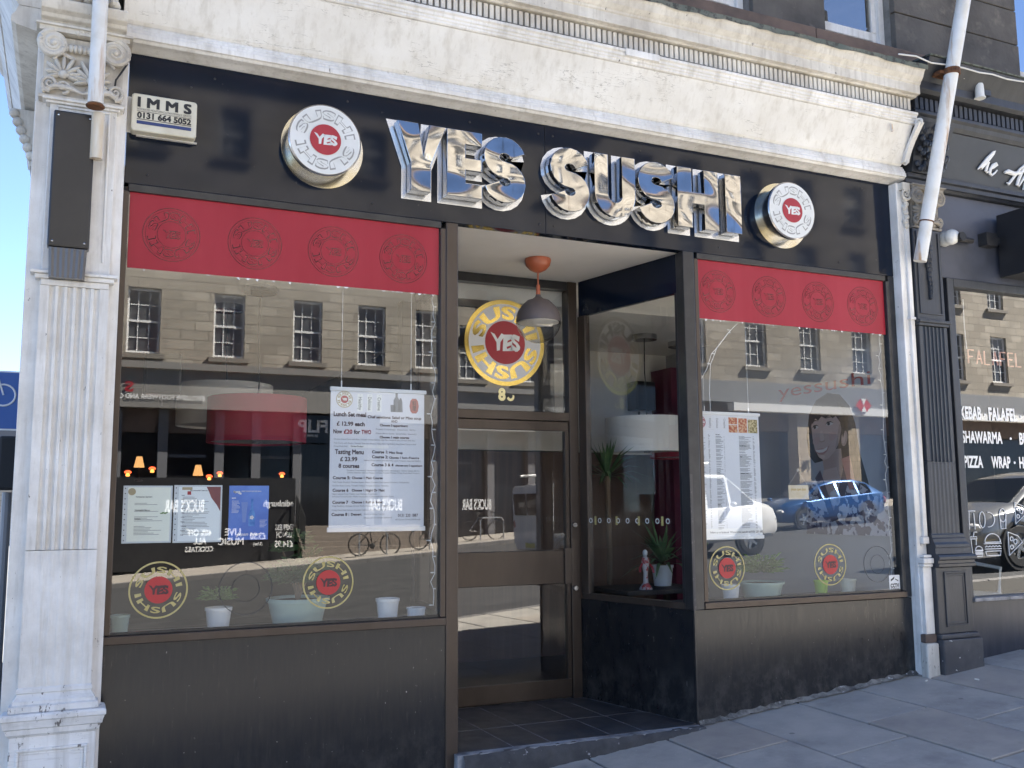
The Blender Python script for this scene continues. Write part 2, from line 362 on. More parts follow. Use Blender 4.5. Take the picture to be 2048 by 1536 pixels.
def text_into(mb, body, x, y, h, w=None, align='l', bold=0.02, z=0, **kw):
    """put a line of text into a local-XY mesh; h = cap height, w = forced width"""
    vs, fs, tw = text_data(body, bold, **kw)
    sx = (w / tw) if w else h
    ww = tw * sx; ox = {'l': 0, 'c': -ww / 2, 'r': -ww}[align]
    return mb.add([(x + ox + v[0] * sx, y + v[1] * h, z + v[2] * .2) for v in vs], fs)
def ring_text(mb, word, n, r0, r1, z=0, gap=.10, bold=.04, start=0.0, only=None):
    """word bent n times round a ring, feet towards the centre, read clockwise from the top left"""
    vs, fs, tw = text_data(word, bold, 1.06)
    ymax = .76; arc = 2 * pi / n * (1 - gap)
    # split long edges so that they bend
    for i in range(only or n):
        a0 = pi + start - i * 2 * pi / n - 2 * pi / n * gap / 2
        out = []
        for (x, y, _) in vs:
            a = a0 - x / tw * arc; r = r0 + (r1 - r0) * min(1.08, max(-.08, y))
            out.append((r * cos(a), r * sin(a), z))
        mb.add(out, fs)
    return mb
FACADE = (pi / 2, 0, 0)            # local x -> +x, local y -> up, local z -> towards the street
def brush_yes(mb, w, h, z=0):
    """the hand-brushed YES, centred"""
    r2 = random.Random(3)
    vs, fs, tw = text_data('YES', .055, .92)
    out = []
    for (x, y, _) in vs:
        u = x / tw; jx = .035 * sin(y * 9 + u * 13); jy = .07 * sin(u * 17 + 1.3) + .03 * sin(u * 41)
        out.append(((u - .5 + jx * .6) * w, (y - .5 + jy) * h + .05 * h * cos(u * 6), z))
    mb.add(out, fs); return mb
# ---------------------------------------------------------------- ground
def G(x, y):
    """pavement level: the street climbs to the right and falls gently away from the shop"""
    t = min(1.0, max(0.0, -y / 20.0))
    near = x if x < 7 else 7 + (x - 7) * .2
    xs = near * (1 - t) + x * t
    xs = max(-60, min(60, xs))
    return xs * (.0958 - .0278 * t) - .4 * t
def sheet(name, xs, ys, dz, mat, label, parent=None):
    vs = [(x, y, G(x, y) + dz) for y in ys for x in xs]; nx = len(xs)
    fs = [(j * nx + i, j * nx + i + 1, (j + 1) * nx + i + 1, (j + 1) * nx + i) for j in range(len(ys) - 1) for i in range(nx - 1)]
    o = MB().add(vs, fs).build(name, mat, parent, smooth=True)
    return tag(o, label, kind='structure') if not parent else o
def frange(a, b, st):
    n = max(1, int(round((b - a) / st))); return [a + (b - a) * i / n for i in range(n + 1)]
sheet('road', [-900, -300, -120] + frange(-60, 60, 2.5) + [120, 300, 900], [-900, -300, -100] + frange(-60, 0, 2) + frange(4, 60, 8) + [120, 300, 900], -.125, ASPHALT,
      'dark grey asphalt road running past the shops')
KY = -4.3                                    # near kerb line
pv = sheet('pavement', frange(-.6, 30, .6), frange(KY + .01, .3, .5) + [1.2], -.016, JOINT, 'grey stone slab pavement climbing to the right in front of the shop')
def slab(x0, x1, y0, y1, parent, mat, dz=0.0, g=.0085, name='paving_slab'):
    x0 += g; x1 -= g; y0 += g; y1 -= g; b = .004
    def ringz(i, d): return [(x, y, G(x, y) + d) for x, y in ((x0 + i, y0 + i), (x1 - i, y0 + i), (x1 - i, y1 - i), (x0 + i, y1 - i))]
    vs = ringz(0, -.05) + ringz(0, dz - b) + ringz(b, dz)
    fs = [(8, 9, 10, 11)] + [(a + i, a + (i + 1) % 4, a + 4 + (i + 1) % 4, a + 4 + i) for a in (0, 4) for i in range(4)]
    return MB().add(vs, fs).build(name, mat, parent)
xj = [-.55, .05, .62, 1.16, 1.72, 2.25, 2.80, 3.335, 3.85, 4.41, 4.905, 5.45, 6.0, 6.52, 7.08, 7.65, 8.2, 8.8]
for i in range(len(xj) - 1):
    first = {7: -.585, 8: -.94, 9: -.62, 10: -.98}.get(i, -.45 - .55 * rnd.random())
    ys = [.28, first]
    while ys[-1] > KY + .75: ys.append(ys[-1] - (.74 + .2 * rnd.random()))
    ys[-1] = KY + .16
    for a, b in zip(ys[1:], ys[:-1]):
        slab(xj[i], xj[i + 1], a, b, pv, SLAB if rnd.random() < .6 else SLAB2, rnd.uniform(-.003, .003))
def kerb(name, y0, y1, x0, x1, lab):
    r = empty(name, (0, 0, 0)); tag(r, lab, 'kerb')
    for a in frange(x0, x1, .9)[:-1]:
        b = a + .9
        vs = []
        for x in (a + .004, b - .004):
            vs += [(x, y0, G(x, y0) - .2), (x, y1, G(x, y1) - .2), (x, y1, G(x, y1) + .002), (x, y0, G(x, y0) + .002)]
        MB().add(vs, [(0, 1, 2, 3), (7, 6, 5, 4), (0, 4, 5, 1), (1, 5, 6, 2), (2, 6, 7, 3), (3, 7, 4, 0)]).build('kerb_stone', KERB, r, bevel=.012)
    return r
kerb('kerb', KY, KY + .15, -.6, 14, 'granite kerb along the edge of the near pavement')
kerb('kerb', -24.1, -23.9, -6, 30, 'granite kerb along the far side of the road')
for yy in (KY - .22, KY - .42):
    o = sheet('yellow_line', frange(-.6, 14, .6), [yy - .1, yy], -.119, YELLOW, 'yellow line painted on the road by the near kerb' if yy > KY - .3 else 'second yellow line further from the near kerb')
sheet('far_pavement', frange(-20, 60, 2), [-28.2, -26, -24.05], 0, SLAB2, 'paved footway in front of the buildings across the road')

# ---------------------------------------------------------------- the tenement above the shops
ten = tag(empty('tenement_building', (0, 0, 0)), 'sooty dark sandstone tenement with white sash windows above the shopfronts', 'building')
ten_wall = None
def stone_wall():
    XL, XR, ZT = -.22, 11.0, 8.6
    wins = [(-.02 + k * 1.36 - .0, .72) for k in range(0)]
    wx = [(x, x + .70) for x in (.96, 2.31, 3.66, 5.05, 7.17, 8.5, 9.8)]
    z0, z1 = 4.92, 6.75
    bk = MB().box(XL, XR, .14, .40, z1, ZT).box(XL, XR, .14, .40, 4.2, z0)
    edges = [XL] + [e for a, b in wx for e in (a, b)] + [XR]
    for a, b in zip(edges[0::2], edges[1::2]): bk.box(a, b, .14, .40, z0, z1)
    bk.box(-.23, .0, .41, 9, -.2, ZT)
    wall = bk.build('wall', MORTAR, ten)
    zc = [4.92, 5.22, 5.55, 5.86, 6.18, 6.48, 6.75, 7.08, 7.4, 7.72, 8.05, 8.36]
    r = random.Random(5)
    for zi in range(len(zc) - 1):
        a, b = zc[zi], zc[zi + 1]
        spans = [(edges[i], edges[i + 1]) for i in range(0, len(edges), 2)] if b <= z1 + .01 else [(XL, XR)]
        for s0, s1 in spans:
            n = max(1, int(round((s1 - s0) / .62))); off = r.uniform(-.08, .08) if n > 1 else 0
            cuts = [s0] + [s0 + (s1 - s0) * k / n + off for k in range(1, n)] + [s1]
            for c0, c1 in zip(cuts, cuts[1:]):
                d = r.uniform(0, .008)
                MB().box(c0 + .006, c1 - .006, .10 - d, .145, a + .005, b - .005).build('stone_block', STONE_D, wall, bevel=.006)
    for a, b in wx:
        w = empty('window', ((a + b) / 2, .2, z0), parent=ten)
        h = .35
        fr = MB().box(-h, -h + .055, 0, .12, 0, z1 - z0).box(h - .055, h, 0, .12, 0, z1 - z0).box(-h + .055, h - .055, 0, .12, z1 - z0 - .06, z1 - z0).box(-h + .055, h - .055, 0, .12, 0, .06)
        fr.build('frame', WHITE, w, bevel=.004)
        sash = MB().box(-h + .055, h - .055, .035, .075, .43, .50)
        for zz in ((.06, .43), (.50, z1 - z0 - .06)):
            sash.box(-h + .055, -h + .10, .03, .07, zz[0], zz[1]).box(h - .10, h - .055, .03, .07, zz[0], zz[1])
        sash.box(-h + .10, h - .10, .03, .07, .06, .11)
        sash.build('sash', WHITE, w, bevel=.003)
        pane('pane', -h + .08, h - .08, .055, .08, .44, w, GLASS_DARK); pane('pane', -h + .08, h - .08, .045, .49, z1 - z0 - .05, w, GLASS_DARK)
    # sill course and gutter lead
    for k in range(9):
        MB().box(-.28 + k * 1.26, -.28 + (k + 1) * 1.26 - .006, -.11, .10, 4.86, 5.115).build('sill_stone', STONE_B, ten, bevel=.008)
    MB().box(XL - .05, XR, -.02, .4, ZT, ZT + .16).box(XL, XR, .15, 7, ZT + .1, ZT + .3).build('roof', STONE_D, ten)
stone_wall()

# ---------------------------------------------------------------- the white shopfront
shop = tag(empty('sushi_shopfront', (0, 0, 0)), 'white carved Victorian shopfront with black panels around the sushi restaurant windows', 'shopfront')
X0, X1 = .15, 5.535
ent = MB().profx([(.12, 4.06), (-.02, 4.066), (-.07, 4.08), (-.105, 4.085), (-.118, 4.097), (-.128, 4.100), (-.128, 4.126), (-.120, 4.131), (-.120, 4.146),
                  (-.110, 4.152), (-.110, 4.164), (-.098, 4.174), (-.098, 4.184), (.12, 4.184)], X0, X1).build('architrave', WHITE, shop, bevel=.002)
MB().profx([(.12, 4.186), (-.096, 4.186), (-.112, 4.20), (-.138, 4.25), (-.175, 4.33), (-.232, 4.456), (.12, 4.456)], X0, X1 - .02).build('frieze_board', WHITE_FR, shop)
MB().profx([(.12, 4.458), (-.238, 4.458), (-.246, 4.466), (-.246, 4.478), (-.252, 4.482), (-.252, 4.495), (-.260, 4.500), (-.260, 4.516), (-.272, 4.524), (-.272, 4.540), (-.24, 4.552), (.12, 4.552)], X0, X1).build('bed_moulding', WHITE, shop, bevel=.002)
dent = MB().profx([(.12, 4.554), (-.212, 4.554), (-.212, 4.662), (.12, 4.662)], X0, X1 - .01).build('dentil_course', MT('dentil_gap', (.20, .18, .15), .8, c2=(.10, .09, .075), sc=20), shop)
dm = MB().box(-.0125, .0125, -.238, -.208, 4.566, 4.652).mesh('dentil'); dm.materials.append(WHITE_CREAM)
for k in range(139):
    o = put('dentil', dm, None, dent); o.location.x = X0 + .05 + k * .0383
MB().profx([(.12, 4.664), (-.25, 4.664), (-.262, 4.672), (-.292, 4.676), (-.292, 4.742), (-.300, 4.748), (-.302, 4.760), (-.310, 4.768), (-.328, 4.79), (-.340, 4.825), (-.352, 4.842), (-.352, 4.856), (.12, 4.87)], X0, X1 + .01).build('cornice', WHITE_CREAM, shop, bevel=.002)
lm = MB()
r5 = random.Random(11); xs = frange(X0 - .02, X1 + .03, .07)
top = [(x, -.362 + r5.uniform(-.004, .004), 4.868 + r5.uniform(-.002, .004)) for x in xs]; low = [(x, -.357, 4.842 + r5.uniform(-.014, .006)) for x in xs]; bk = [(x, .09, 4.905) for x in xs]
n = len(xs)
lm.add(low + top + bk, [(i, i + 1, n + i + 1, n + i) for i in range(n - 1)] + [(n + i, n + i + 1, 2 * n + i + 1, 2 * n + i) for i in range(n - 1)])
lm.build('lead_flashing', LEAD, shop, smooth=True)
# patched length of moulding
MB().box(3.05, 3.30, -.276, -.262, 4.498, 4.545).build('repair_strip', WHITE, shop, bevel=.004)
# end scroll bracket on the right of the frieze
pts = [(-.10 - .16 * (k / 12) ** 1.15, 4.20 + .25 * k / 12) for k in range(13)]
sc = MB().prism([(a - .012, b) for a, b in pts] + [(a - .052 + .012 * sin(pi * i / 12), b) for i, (a, b) in reversed(list(enumerate(pts)))], 0, .045, lambda u, v, w: (X1 - .035 + w, u, v))
def spiral(mb, c, r0, turns, tr, axis='-y', flip=1, n=40, start=0.0):
    """volute: a tapering tube wound inwards"""
    P = []; Rr = []
    for k in range(n + 1):
        t = k / n; a = start + flip * t * turns * 2 * pi; r = r0 * (1 - t) ** 1.1 + .004
        P.append((c[0] + r * cos(a), c[1] - .014 * t, c[2] + r * sin(a)) if axis == '-y' else (c[0] + .0, c[1] + r * cos(a), c[2] + r * sin(a)))
        Rr.append(tr * (1 - .72 * t))
    mb.tube(P, Rr, 7)
    return mb
spiral(sc, (X1 - .012, -.285, 4.455), .028, 1.6, .013, 'x'); spiral(sc, (X1 - .012, -.135, 4.205), .022, 1.6, .011, 'x')
sc.build('scroll_bracket', WHITE, shop, smooth=True)
MB().box(5.30, 5.312, -.235, -.226, 4.385, 4.43).ell((5.306, -.232, 4.382), (.011, .009, .011)).build('hook_plate', PIPEW, shop)

# ------- left pilaster
pil = MB().box(-.234, .186, -.10, .28, .2, 4.06).build('pilaster', WHITE, shop, bevel=.004)
def fluted(x0, x1, yf, yb, z0, z1, nf, depth, margin, mat, parent, name='fluted_shaft'):
    out = [(x0, yb), (x0, yf), (x0 + margin, yf)]
    pit = (x1 - x0 - 2 * margin) / nf; fil = pit * .16
    for k in range(nf):
        a = x0 + margin + k * pit + fil; b = x0 + margin + (k + 1) * pit - fil
        out.append((a, yf))
        for j in range(1, 8):
            an = pi * j / 8; out.append(((a + b) / 2 - (b - a) / 2 * cos(an), yf + depth * sin(an)))
        out.append((b, yf))
    out += [(x1 - margin, yf), (x1, yf), (x1, yb)]
    return MB().profz(out, z0, z1).build(name, mat, parent)
fluted(-.165, .138, -.152, -.10, 1.517, 2.768, 6, .016, .034, WHITE, pil)
fluted(-.165, .138, -.152, -.10, .885, 1.514, 6, .0022, .034, WHITE, pil, 'reeded_shaft')
MB().box(-.165, .138, -.152, -.10, 2.770, 2.80).box(-.190, .160, -.165, -.098, 2.80, 2.822).box(-.212, .176, -.178, -.098, 2.822, 2.838).build('necking', WHITE, pil, bevel=.004)
MB().box(-.165, .138, -.148, -.10, 2.84, 3.70).build('upper_shaft', WHITE, pil, bevel=.005)
MB().box(-.135, -.125, -.156, -.147, 2.9, 3.66).box(.098, .108, -.156, -.147, 2.9, 3.66).box(-.135, .108, -.156, -.147, 3.66, 3.672).build('panel_bead', WHITE, pil, bevel=.003)
# base of the pilaster
def stack(prof, x0, x1, yb, mat, parent, name):
    """moulded base: rings (grow, z) around a rectangular core"""
    vs = []; fs = []
    for g, z in prof: vs += [(x0 - g, yb, z), (x0 - g, -.152 - g, z), (x1 + g, -.152 - g, z), (x1 + g, yb, z)]
    for i in range(len(prof) - 1):
        for k in range(3): fs.append((i * 4 + k, i * 4 + k + 1, (i + 1) * 4 + k + 1, (i + 1) * 4 + k))
    fs.append((0, 1, 2, 3)); t = 4 * (len(prof) - 1); fs.append((t, t + 1, t + 2, t + 3))
    return MB().add(vs, fs).build(name, mat, parent, smooth=True, angle=28)
stack([(.0, .90), (.006, .893), (.008, .878), (.002, .872), (.004, .866), (.014, .850), (.020, .842), (.022, .828), (.034, .822), (.036, .800), (.036, .796)], -.165, .138, -.09, WHITE_CHIP, pil, 'shaft_base')
stack([(.036, .795), (.052, .792), (.058, .782), (.058, .766), (.052, .760), (.050, .752), (.046, .742), (.044, .728), (.036, .722), (.032, .700), (.024, .694), (.018, .686)], -.172, .15, -.06, WHITE_CHIP, pil, 'pedestal_cap')
ped = MB().box(-.19, .168, -.168, -.05, -.2, .688).build('pedestal', WHITE_CHIP, pil, bevel=.004)
pm = MB()
for a, d in ((.03, .012), (.045, .004)):
    x0, x1, z0, z1 = -.16 + a - .03, .135 - a + .03, .15, .635 - a + .03
    for q in ((x0, x1, z1 - .012, z1), (x0, x0 + .012, z0, z1 - .012), (x1 - .012, x1, z0, z1 - .012)): pm.box(q[0], q[1], -.168 - d, -.166, q[2], q[3])
pm.build('pedestal_panel', WHITE_CHIP, ped, bevel=.003)
# capital
def capital(parent, x0, x1, yf, z0, z1, mat, name='capital'):
    cx = (x0 + x1) / 2; W = x1 - x0; H = z1 - z0
    c = MB()
    c.box(x0 + W * .06, x1 - W * .06, yf + .015, .10, z0, z1 - H * .12)                          # bell
    c.box(x0 + .0, x1 - .0, yf - .03, .10, z1 - H * .10, z1 - H * .03).box(x0 - .015, x1 + .015, yf - .045, .10, z1 - H * .03, z1)   # abacus
    vr = H * .185
    for s, xx in ((1, x0 + W * .16), (-1, x1 - W * .16)):
        spiral(c, (xx, yf - .02, z1 - H * .28), vr, 2.3, .017, flip=s, start=pi / 2)
        c.ell((xx, yf - .03, z1 - H * .28), (.016, .018, .016))
        c.lathe([(vr * .95, .03), (vr * .95, -.02)], (xx, yf, z1 - H * .28), 18, '-y')
        spiral(c, (xx - s * W * .02, yf - .01, z0 + H * .14), vr * .55, 1.8, .011, flip=-s, start=-pi / 2)
        spiral(c, (xx + s * W * .12, yf - .008, z0 + H * .12), vr * .45, 1.6, .009, flip=s, start=-pi / 2)
    n = 9
    for k in range(n): c.ell((x0 + W * .30 + W * .40 * k / (n - 1), yf - .012, z1 - H * .30), (.013, .02, .020), seg=8, rings=5)      # egg band
    for px, pz, R in ((cx + W * .09, z0 + H * .26, H * .36), (cx - W * .22, z0 + H * .30, H * .33)):     # palmettes
        for k in range(9):
            a = RAD(-15 + 210 * k / 8); rr = R * (.72 + .28 * sin(max(0, min(pi, a))))
            d = Vector((cos(a), 0, sin(a)))
            M = Matrix((( -sin(a), 0, cos(a)), (0, 1, 0), (cos(a), 0, sin(a)))).transposed()
            c.ell(Vector((px, yf, pz)) + d * rr * .52, (.0115, .022, rr * .42), Matrix(((cos(a - pi / 2), 0, -sin(a - pi / 2)), (0, 1, 0), (sin(a - pi / 2), 0, cos(a - pi / 2)))), seg=8, rings=6)
        c.ell((px, yf - .012, pz), (.024, .02, .022))
    for k in range(5):                                                                                   # leaf stems and flower
        a = RAD(40 + 25 * k); c.ell((cx + .045 * cos(a), yf - .02, z1 - H * .16 + .045 * sin(a)), (.018, .016, .012))
    for s in (-1, 1):
        c.tube([(cx + s * W * .44, yf, z0 + .01), (cx + s * W * .30, yf - .012, z0 + H * .12), (cx + s * W * .12, yf - .016, z0 + H * .10), (cx, yf - .008, z0 + .02)], [.014, .016, .012, .006], 7)
        c.tube([(cx + s * W * .10, yf, z0 + H * .55), (cx + s * W * .26, yf - .012, z0 + H * .62), (cx + s * W * .34, yf - .012, z0 + H * .50)], [.010, .012, .007], 7)
    c.box(x0 + .01, x1 - .01, yf - .004, .1, z0 - .02, z0 - .004)
    return c.build(name, mat, parent, smooth=True, angle=40)
capital(pil, -.228, .182, -.166, 3.716, 4.064, WHITE_CREAM)
MB().box(-.20, .168, -.172, .1, 3.690, 3.704).box(-.185, .152, -.162, .1, 3.676, 3.690).build('astragal', WHITE, pil, bevel=.004)
# block and console above the capital
MB().profx([(.1, 4.066), (-.19, 4.066), (-.20, 4.078), (-.225, 4.085), (-.235, 4.10), (-.262, 4.112), (-.270, 4.130), (-.276, 4.150), (-.276, 4.162), (.1, 4.162)], -.225, .165).build('impost', WHITE_CREAM, pil, bevel=.004)
con = MB()
for k in range(5): con.ell((-.13 + k * .058, -.235, 4.192), (.03, .05, .024), seg=10)
con.profx([(.1, 4.165), (-.19, 4.165), (-.215, 4.19), (-.20, 4.24), (-.22, 4.32), (-.28, 4.42), (-.33, 4.50), (-.36, 4.56), (-.36, 4.65), (.1, 4.65)], -.165, .12)
for k in range(7): con.tube([(-.135 + k * .038, -.205, 4.215), (-.135 + k * .038, -.225, 4.30), (-.135 + k * .038, -.285, 4.41), (-.135 + k * .038, -.345, 4.50)], .012, 6)
spiral(con, (-.165, -.25, 4.56), .10, 2.2, .022, 'x')
con.build('console', WHITE_CREAM, pil, smooth=True)
MB().profx([(.1, 4.652), (-.37, 4.652), (-.40, 4.68), (-.40, 4.76), (-.44, 4.84), (-.45, 4.87), (.1, 4.88)], -.24, .19).build('console_cap', WHITE, pil, bevel=.004)
# return entablature along the side street
fl = empty('side_entablature', (0, 0, 0), parent=shop)
def flank(prof, name, mat, y0=-.08, y1=2.25):
    MB().prism(prof, y0, y1, lambda u, v, w: (-.234 + u, w, v)).build(name, mat, fl, bevel=.002)
flank([(.12, 4.06), (-.02, 4.066), (-.105, 4.085), (-.128, 4.100), (-.128, 4.126), (-.110, 4.15), (-.098, 4.184), (.12, 4.184)], 'architrave', WHITE_CREAM)
flank([(.12, 4.186), (-.096, 4.186), (-.138, 4.25), (-.232, 4.456), (.12, 4.456)], 'frieze_board', WHITE_CREAM)
flank([(.12, 4.458), (-.238, 4.458), (-.252, 4.482), (-.272, 4.524), (-.272, 4.540), (-.24, 4.552), (.12, 4.552)], 'bed_moulding', WHITE_CREAM)
flank([(.12, 4.554), (-.212, 4.554), (-.212, 4.662), (.12, 4.662)], 'dentil_course', MATS['dentil_gap'], y1=2.2)
flank([(.12, 4.664), (-.262, 4.672), (-.300, 4.676), (-.302, 4.742), (-.33, 4.768), (-.36, 4.825), (-.37, 4.856), (.12, 4.87)], 'cornice', WHITE_CREAM)
for k in range(56):
    o = put('dentil', dm, None, fl); o.rotation_euler.z = -pi / 2; o.location = (-.234, -.02 + k * .0395, 0)
cb = MB()
for k in range(1):
    pts = [(-.11 - .20 * (j / 10) ** 1.3, 3.72 + .34 * j / 10) for j in range(11)]
    cb.prism([(.02, 3.72)] + [(a * .55, b) for a, b in pts] + [(.02, 4.06)], 1.0, 1.2, lambda u, v, w: (-.234 + u, w, v))
    for j in range(6): cb.ell((-.234 - .055 - .02 * j, 1.0, 3.78 + .05 * j), (.03, .03, .03))
cb.build('side_console', WHITE_CREAM, fl, smooth=True)
MB().box(-.232, -.19, .29, 2.2, -.2, 4.06).build('side_wall', WHITE, fl)

# ------- right half pilaster, white
rp = MB().box(5.468, 5.560, -.085, .25, .3, 4.06).build('half_pilaster', WHITE, shop, bevel=.004)
MB().box(5.520, 5.558, -.105, -.084, 1.47, 3.90).build('half_shaft', WHITE, rp, bevel=.004)
MB().box(5.505, 5.560, -.118, -.084, 3.03, 3.05).build('half_necking', WHITE, rp, bevel=.004)
cp = MB(); spiral(cp, (5.525, -.115, 3.97), .05, 2, .014, flip=-1, start=pi / 2); cp.box(5.49, 5.56, -.13, -.084, 4.0, 4.055)
for k in range(7): cp.ell((5.528 + .008 * sin(k * 2.1), -.108, 3.93 - k * .033), (.022, .018, .022), seg=8, rings=5)
cp.build('half_capital', WHITE_CREAM, rp, smooth=True)
MB().box(5.50, 5.56, -.115, -.084, 1.42, 1.47).box(5.485, 5.560, -.128, -.084, 1.325, 1.345).box(5.462, 5.560, -.146, -.084, 1.285, 1.323).box(5.470, 5.560, -.135, -.084, 1.262, 1.283).build('half_base', WHITE, rp, bevel=.006)
MB().box(5.476, 5.560, -.118, -.084, .80, 1.26).build('half_pedestal', WHITE, rp, bevel=.004)
MB().box(5.440, 5.556, -.150, -.084, .45, .742).build('half_plinth', white_paint('dirty_white_plinth', (.62, .61, .57), (.30, .28, .25), .60), rp, bevel=.012)
MB().box(5.452, 5.558, -.130, -.084, .743, .80).build('plinth_board', STONE_B, rp, bevel=.004)

# ------- black fascia
for a, b in ((.192, 2.604), (2.607, 5.466)):
    MB().box(a, b, -.016, .05, 3.365, 4.064).build('fascia_panel', NAVY, shop, bevel=.0015)
sm = MB()
for x, z in [(.5, 3.93), (.62, 4.0), (1.35, 4.0), (2.1, 4.0), (2.56, 4.0), (2.66, 4.0), (2.56, 3.42), (2.66, 3.42), (3.3, 4.0), (3.9, 3.42), (4.2, 4.0), (4.95, 3.42), (5.2, 4.0), (.3, 3.42), (1.5, 3.42)]:
    MB().ell((x, -.018, z), (.007, .004, .007), seg=8, rings=4).build('screw', BLACK_P, shop)
# ------- window frames and panes
def window(x0, x1, name):
    wd = empty(name, (0, 0, 0), parent=shop)
    MB().box(x0 - .005, x1 + .005, -.022, .05, 3.322, 3.363).build('head_frame', BLACK_P, wd, bevel=.004)
    MB().box(x0 - .032, x0, -.026, .05, 1.094, 3.321).build('side_frame', BROWN_AL, wd, bevel=.004)
    MB().box(x1, x1 + .032, -.026, .05, 1.094, 3.321).build('side_frame', BROWN_AL if x0 < 1 else BLACK_P, wd, bevel=.004)
    MB().box(x0 - .032, x1 + .032, -.034, .05, 1.050, 1.092).build('sill_frame', BROWN_AL, wd, bevel=.004)
    MB().box(x0 + .0, x1, -.008, .012, 1.093, 1.106).build('bead', BLACK_P, wd)
    pane('pane', x0, x1, 0, 1.106, 3.322, wd)
    return wd
window(.216, 1.914, 'shop_window'); window(3.722, 5.376, 'shop_window')
MB().box(.187, .1885, -.02, .05, 1.05, 3.36).build('packing_strip', BLACK_P, shop)
MB().box(1.950, 2.026, -.020, .06, .2, 3.363).build('door_post', BROWN_AL, shop, bevel=.006)
MB().box(5.410, 5.467, -.016, .06, 1.05, 3.363).build('jamb', BLACK_P, shop, bevel=.004)
crn = MB().box(3.600, 3.688, -.030, .06, 1.046, 3.363).build('corner_post', BLACK_P, shop, bevel=.006)
MB().box(3.602, 3.622, -.0325, -.0305, 1.046, 1.9).build('worn_edge', white_paint('worn_edge_paint', (.05, .045, .045), (.09, .085, .08), .585), crn)
# ------- stall risers
MB().prism([(.188, -.05), (1.949, .1), (1.949, 1.048), (.188, 1.048)], -.010, .06, lambda u, v, w: (u, w, v)).build('stall_riser', RISER, shop)
MB().prism([(3.628, .2), (5.467, .4), (5.467, 1.044), (3.628, 1.044)], -.010, .06, lambda u, v, w: (u, w, v)).build('stall_riser', RISER, shop)
MB().prism([(3.628, .0), (3.398, 1.08), (3.43, 1.09), (3.66, .01)], .2, 1.042, lambda u, v, w: (u, v, w)).build('stall_riser', RISER, shop)
MB().prism([(2.027, .062), (2.16, 1.08), (2.13, 1.09), (1.997, .07)], .2, 1.042, lambda u, v, w: (u, v, w)).build('stall_riser', RISER, shop)
MB().box(3.618, 3.627, -.013, .0, .3, 1.043).build('riser_corner_bead', BLACK_P, shop)
fm = MB(); r8 = random.Random(21); px_ = []
for k in range(48):
    x = 3.63 + 1.86 * k / 47; d = r8.uniform(.012, .045) * (1 if r8.random() < .8 else .3); z = G(x, 0)
    px_.append([(x, -.011, z + .012 + r8.uniform(0, .022)), (x, -.011 - d * .5, z + .010), (x, -.011 - d, z + .001)])
fm.add([p for c in px_ for p in c], [(k * 3 + j, (k + 1) * 3 + j, (k + 1) * 3 + j + 1, k * 3 + j + 1) for k in range(47) for j in range(2)])
fm.build('mortar_fillet', MT('old_mortar', (.24, .23, .21), .95, c2=(.07, .068, .064), sc=12, lo=.4, hi=.6, c3=(.45, .44, .43), sc3=30, lo3=.64, hi3=.68, bm=.5, bs=60), shop, smooth=True)
# ------- entrance lobby
MB().prism([(1.99, .05), (3.66, .05), (3.66, .10), (3.44, 1.16), (2.10, 1.16), (1.98, .10)], 3.366, 3.40, lambda u, v, w: (u, v, w)).build('lobby_ceiling', CEIL, shop)
ls = empty('lobby_side_window', (0, 0, 0), parent=shop)
def along(a, b, t0, t1, off, th, z0, z1, name, mat, parent):
    a = Vector(a); b = Vector(b); d = (b - a); u = d.normalized(); nn = Vector((-u.y, u.x))
    p = [a + d * t0 + nn * off, a + d * t1 + nn * off, a + d * t1 + nn * (off - th), a + d * t0 + nn * (off - th)]
    return MB().prism([(q.x, q.y) for q in p], z0, z1, lambda x, y, w: (x, y, w)).build(name, mat, parent, bevel=.003)
A, B = (3.628, .03), (3.398, 1.09)
along(A, B, .02, .96, .012, .05, 1.044, 1.085, 'sill_frame', BROWN_AL, ls)
along(A, B, .02, .96, .006, .04, 3.10, 3.364, 'header_panel', NAVY, ls)
along(A, B, .89, .965, .014, .05, 1.085, 3.099, 'side_frame', BROWN_AL, ls)
along(A, B, .02, .055, .014, .05, 1.085, 3.099, 'side_frame', BLACK_P, ls)
quad_pane('pane', (3.628 - .0126, .03 + .058), (3.628 - .23 * .89, .03 + 1.06 * .89), 1.085, 3.099, ls)
ls2 = empty('lobby_side_window', (0, 0, 0), parent=shop)
A2, B2 = (2.16, 1.09), (2.027, .03)
along(A2, B2, .04, .98, .012, .05, 1.044, 1.085, 'sill_frame', BROWN_AL, ls2)
along(A2, B2, .04, .98, .006, .04, 3.10, 3.364, 'header_panel', NAVY, ls2)
quad_pane('pane', (2.155, 1.05), (2.029, .05), 1.085, 3.099, ls2)
# door frame, transom light, door
df = empty('door_frame', (0, 0, 0), parent=shop)
MB().box(3.322, 3.396, 1.06, 1.16, .34, 3.364).build('door_post', BROWN_AL, df, bevel=.004)
MB().box(2.17, 2.24, 1.06, 1.16, .34, 3.364).build('door_post', BROWN_AL, df, bevel=.004)
MB().box(2.241, 3.321, 1.06, 1.15, 2.318, 2.382).build('transom', BROWN_AL, df, bevel=.004)
MB().box(2.241, 3.321, 1.07, 1.15, 3.30, 3.364).build('head_bar', BLACK_P, df, bevel=.004)
pane('transom_pane', 2.241, 3.321, 1.10, 2.382, 3.30, df)
dr = empty('door', (0, 0, 0), parent=shop)
MB().box(2.245, 3.318, 1.072, 1.122, 2.247, 2.314).build('top_rail', BROWN_AL, dr, bevel=.003)
MB().box(2.245, 3.318, 1.066, 1.122, 1.154, 1.391).build('middle_rail', BROWN_AL, dr, bevel=.004)
MB().box(2.245, 3.318, 1.072, 1.122, .365, .489).build('bottom_rail', BROWN_AL, dr, bevel=.003)
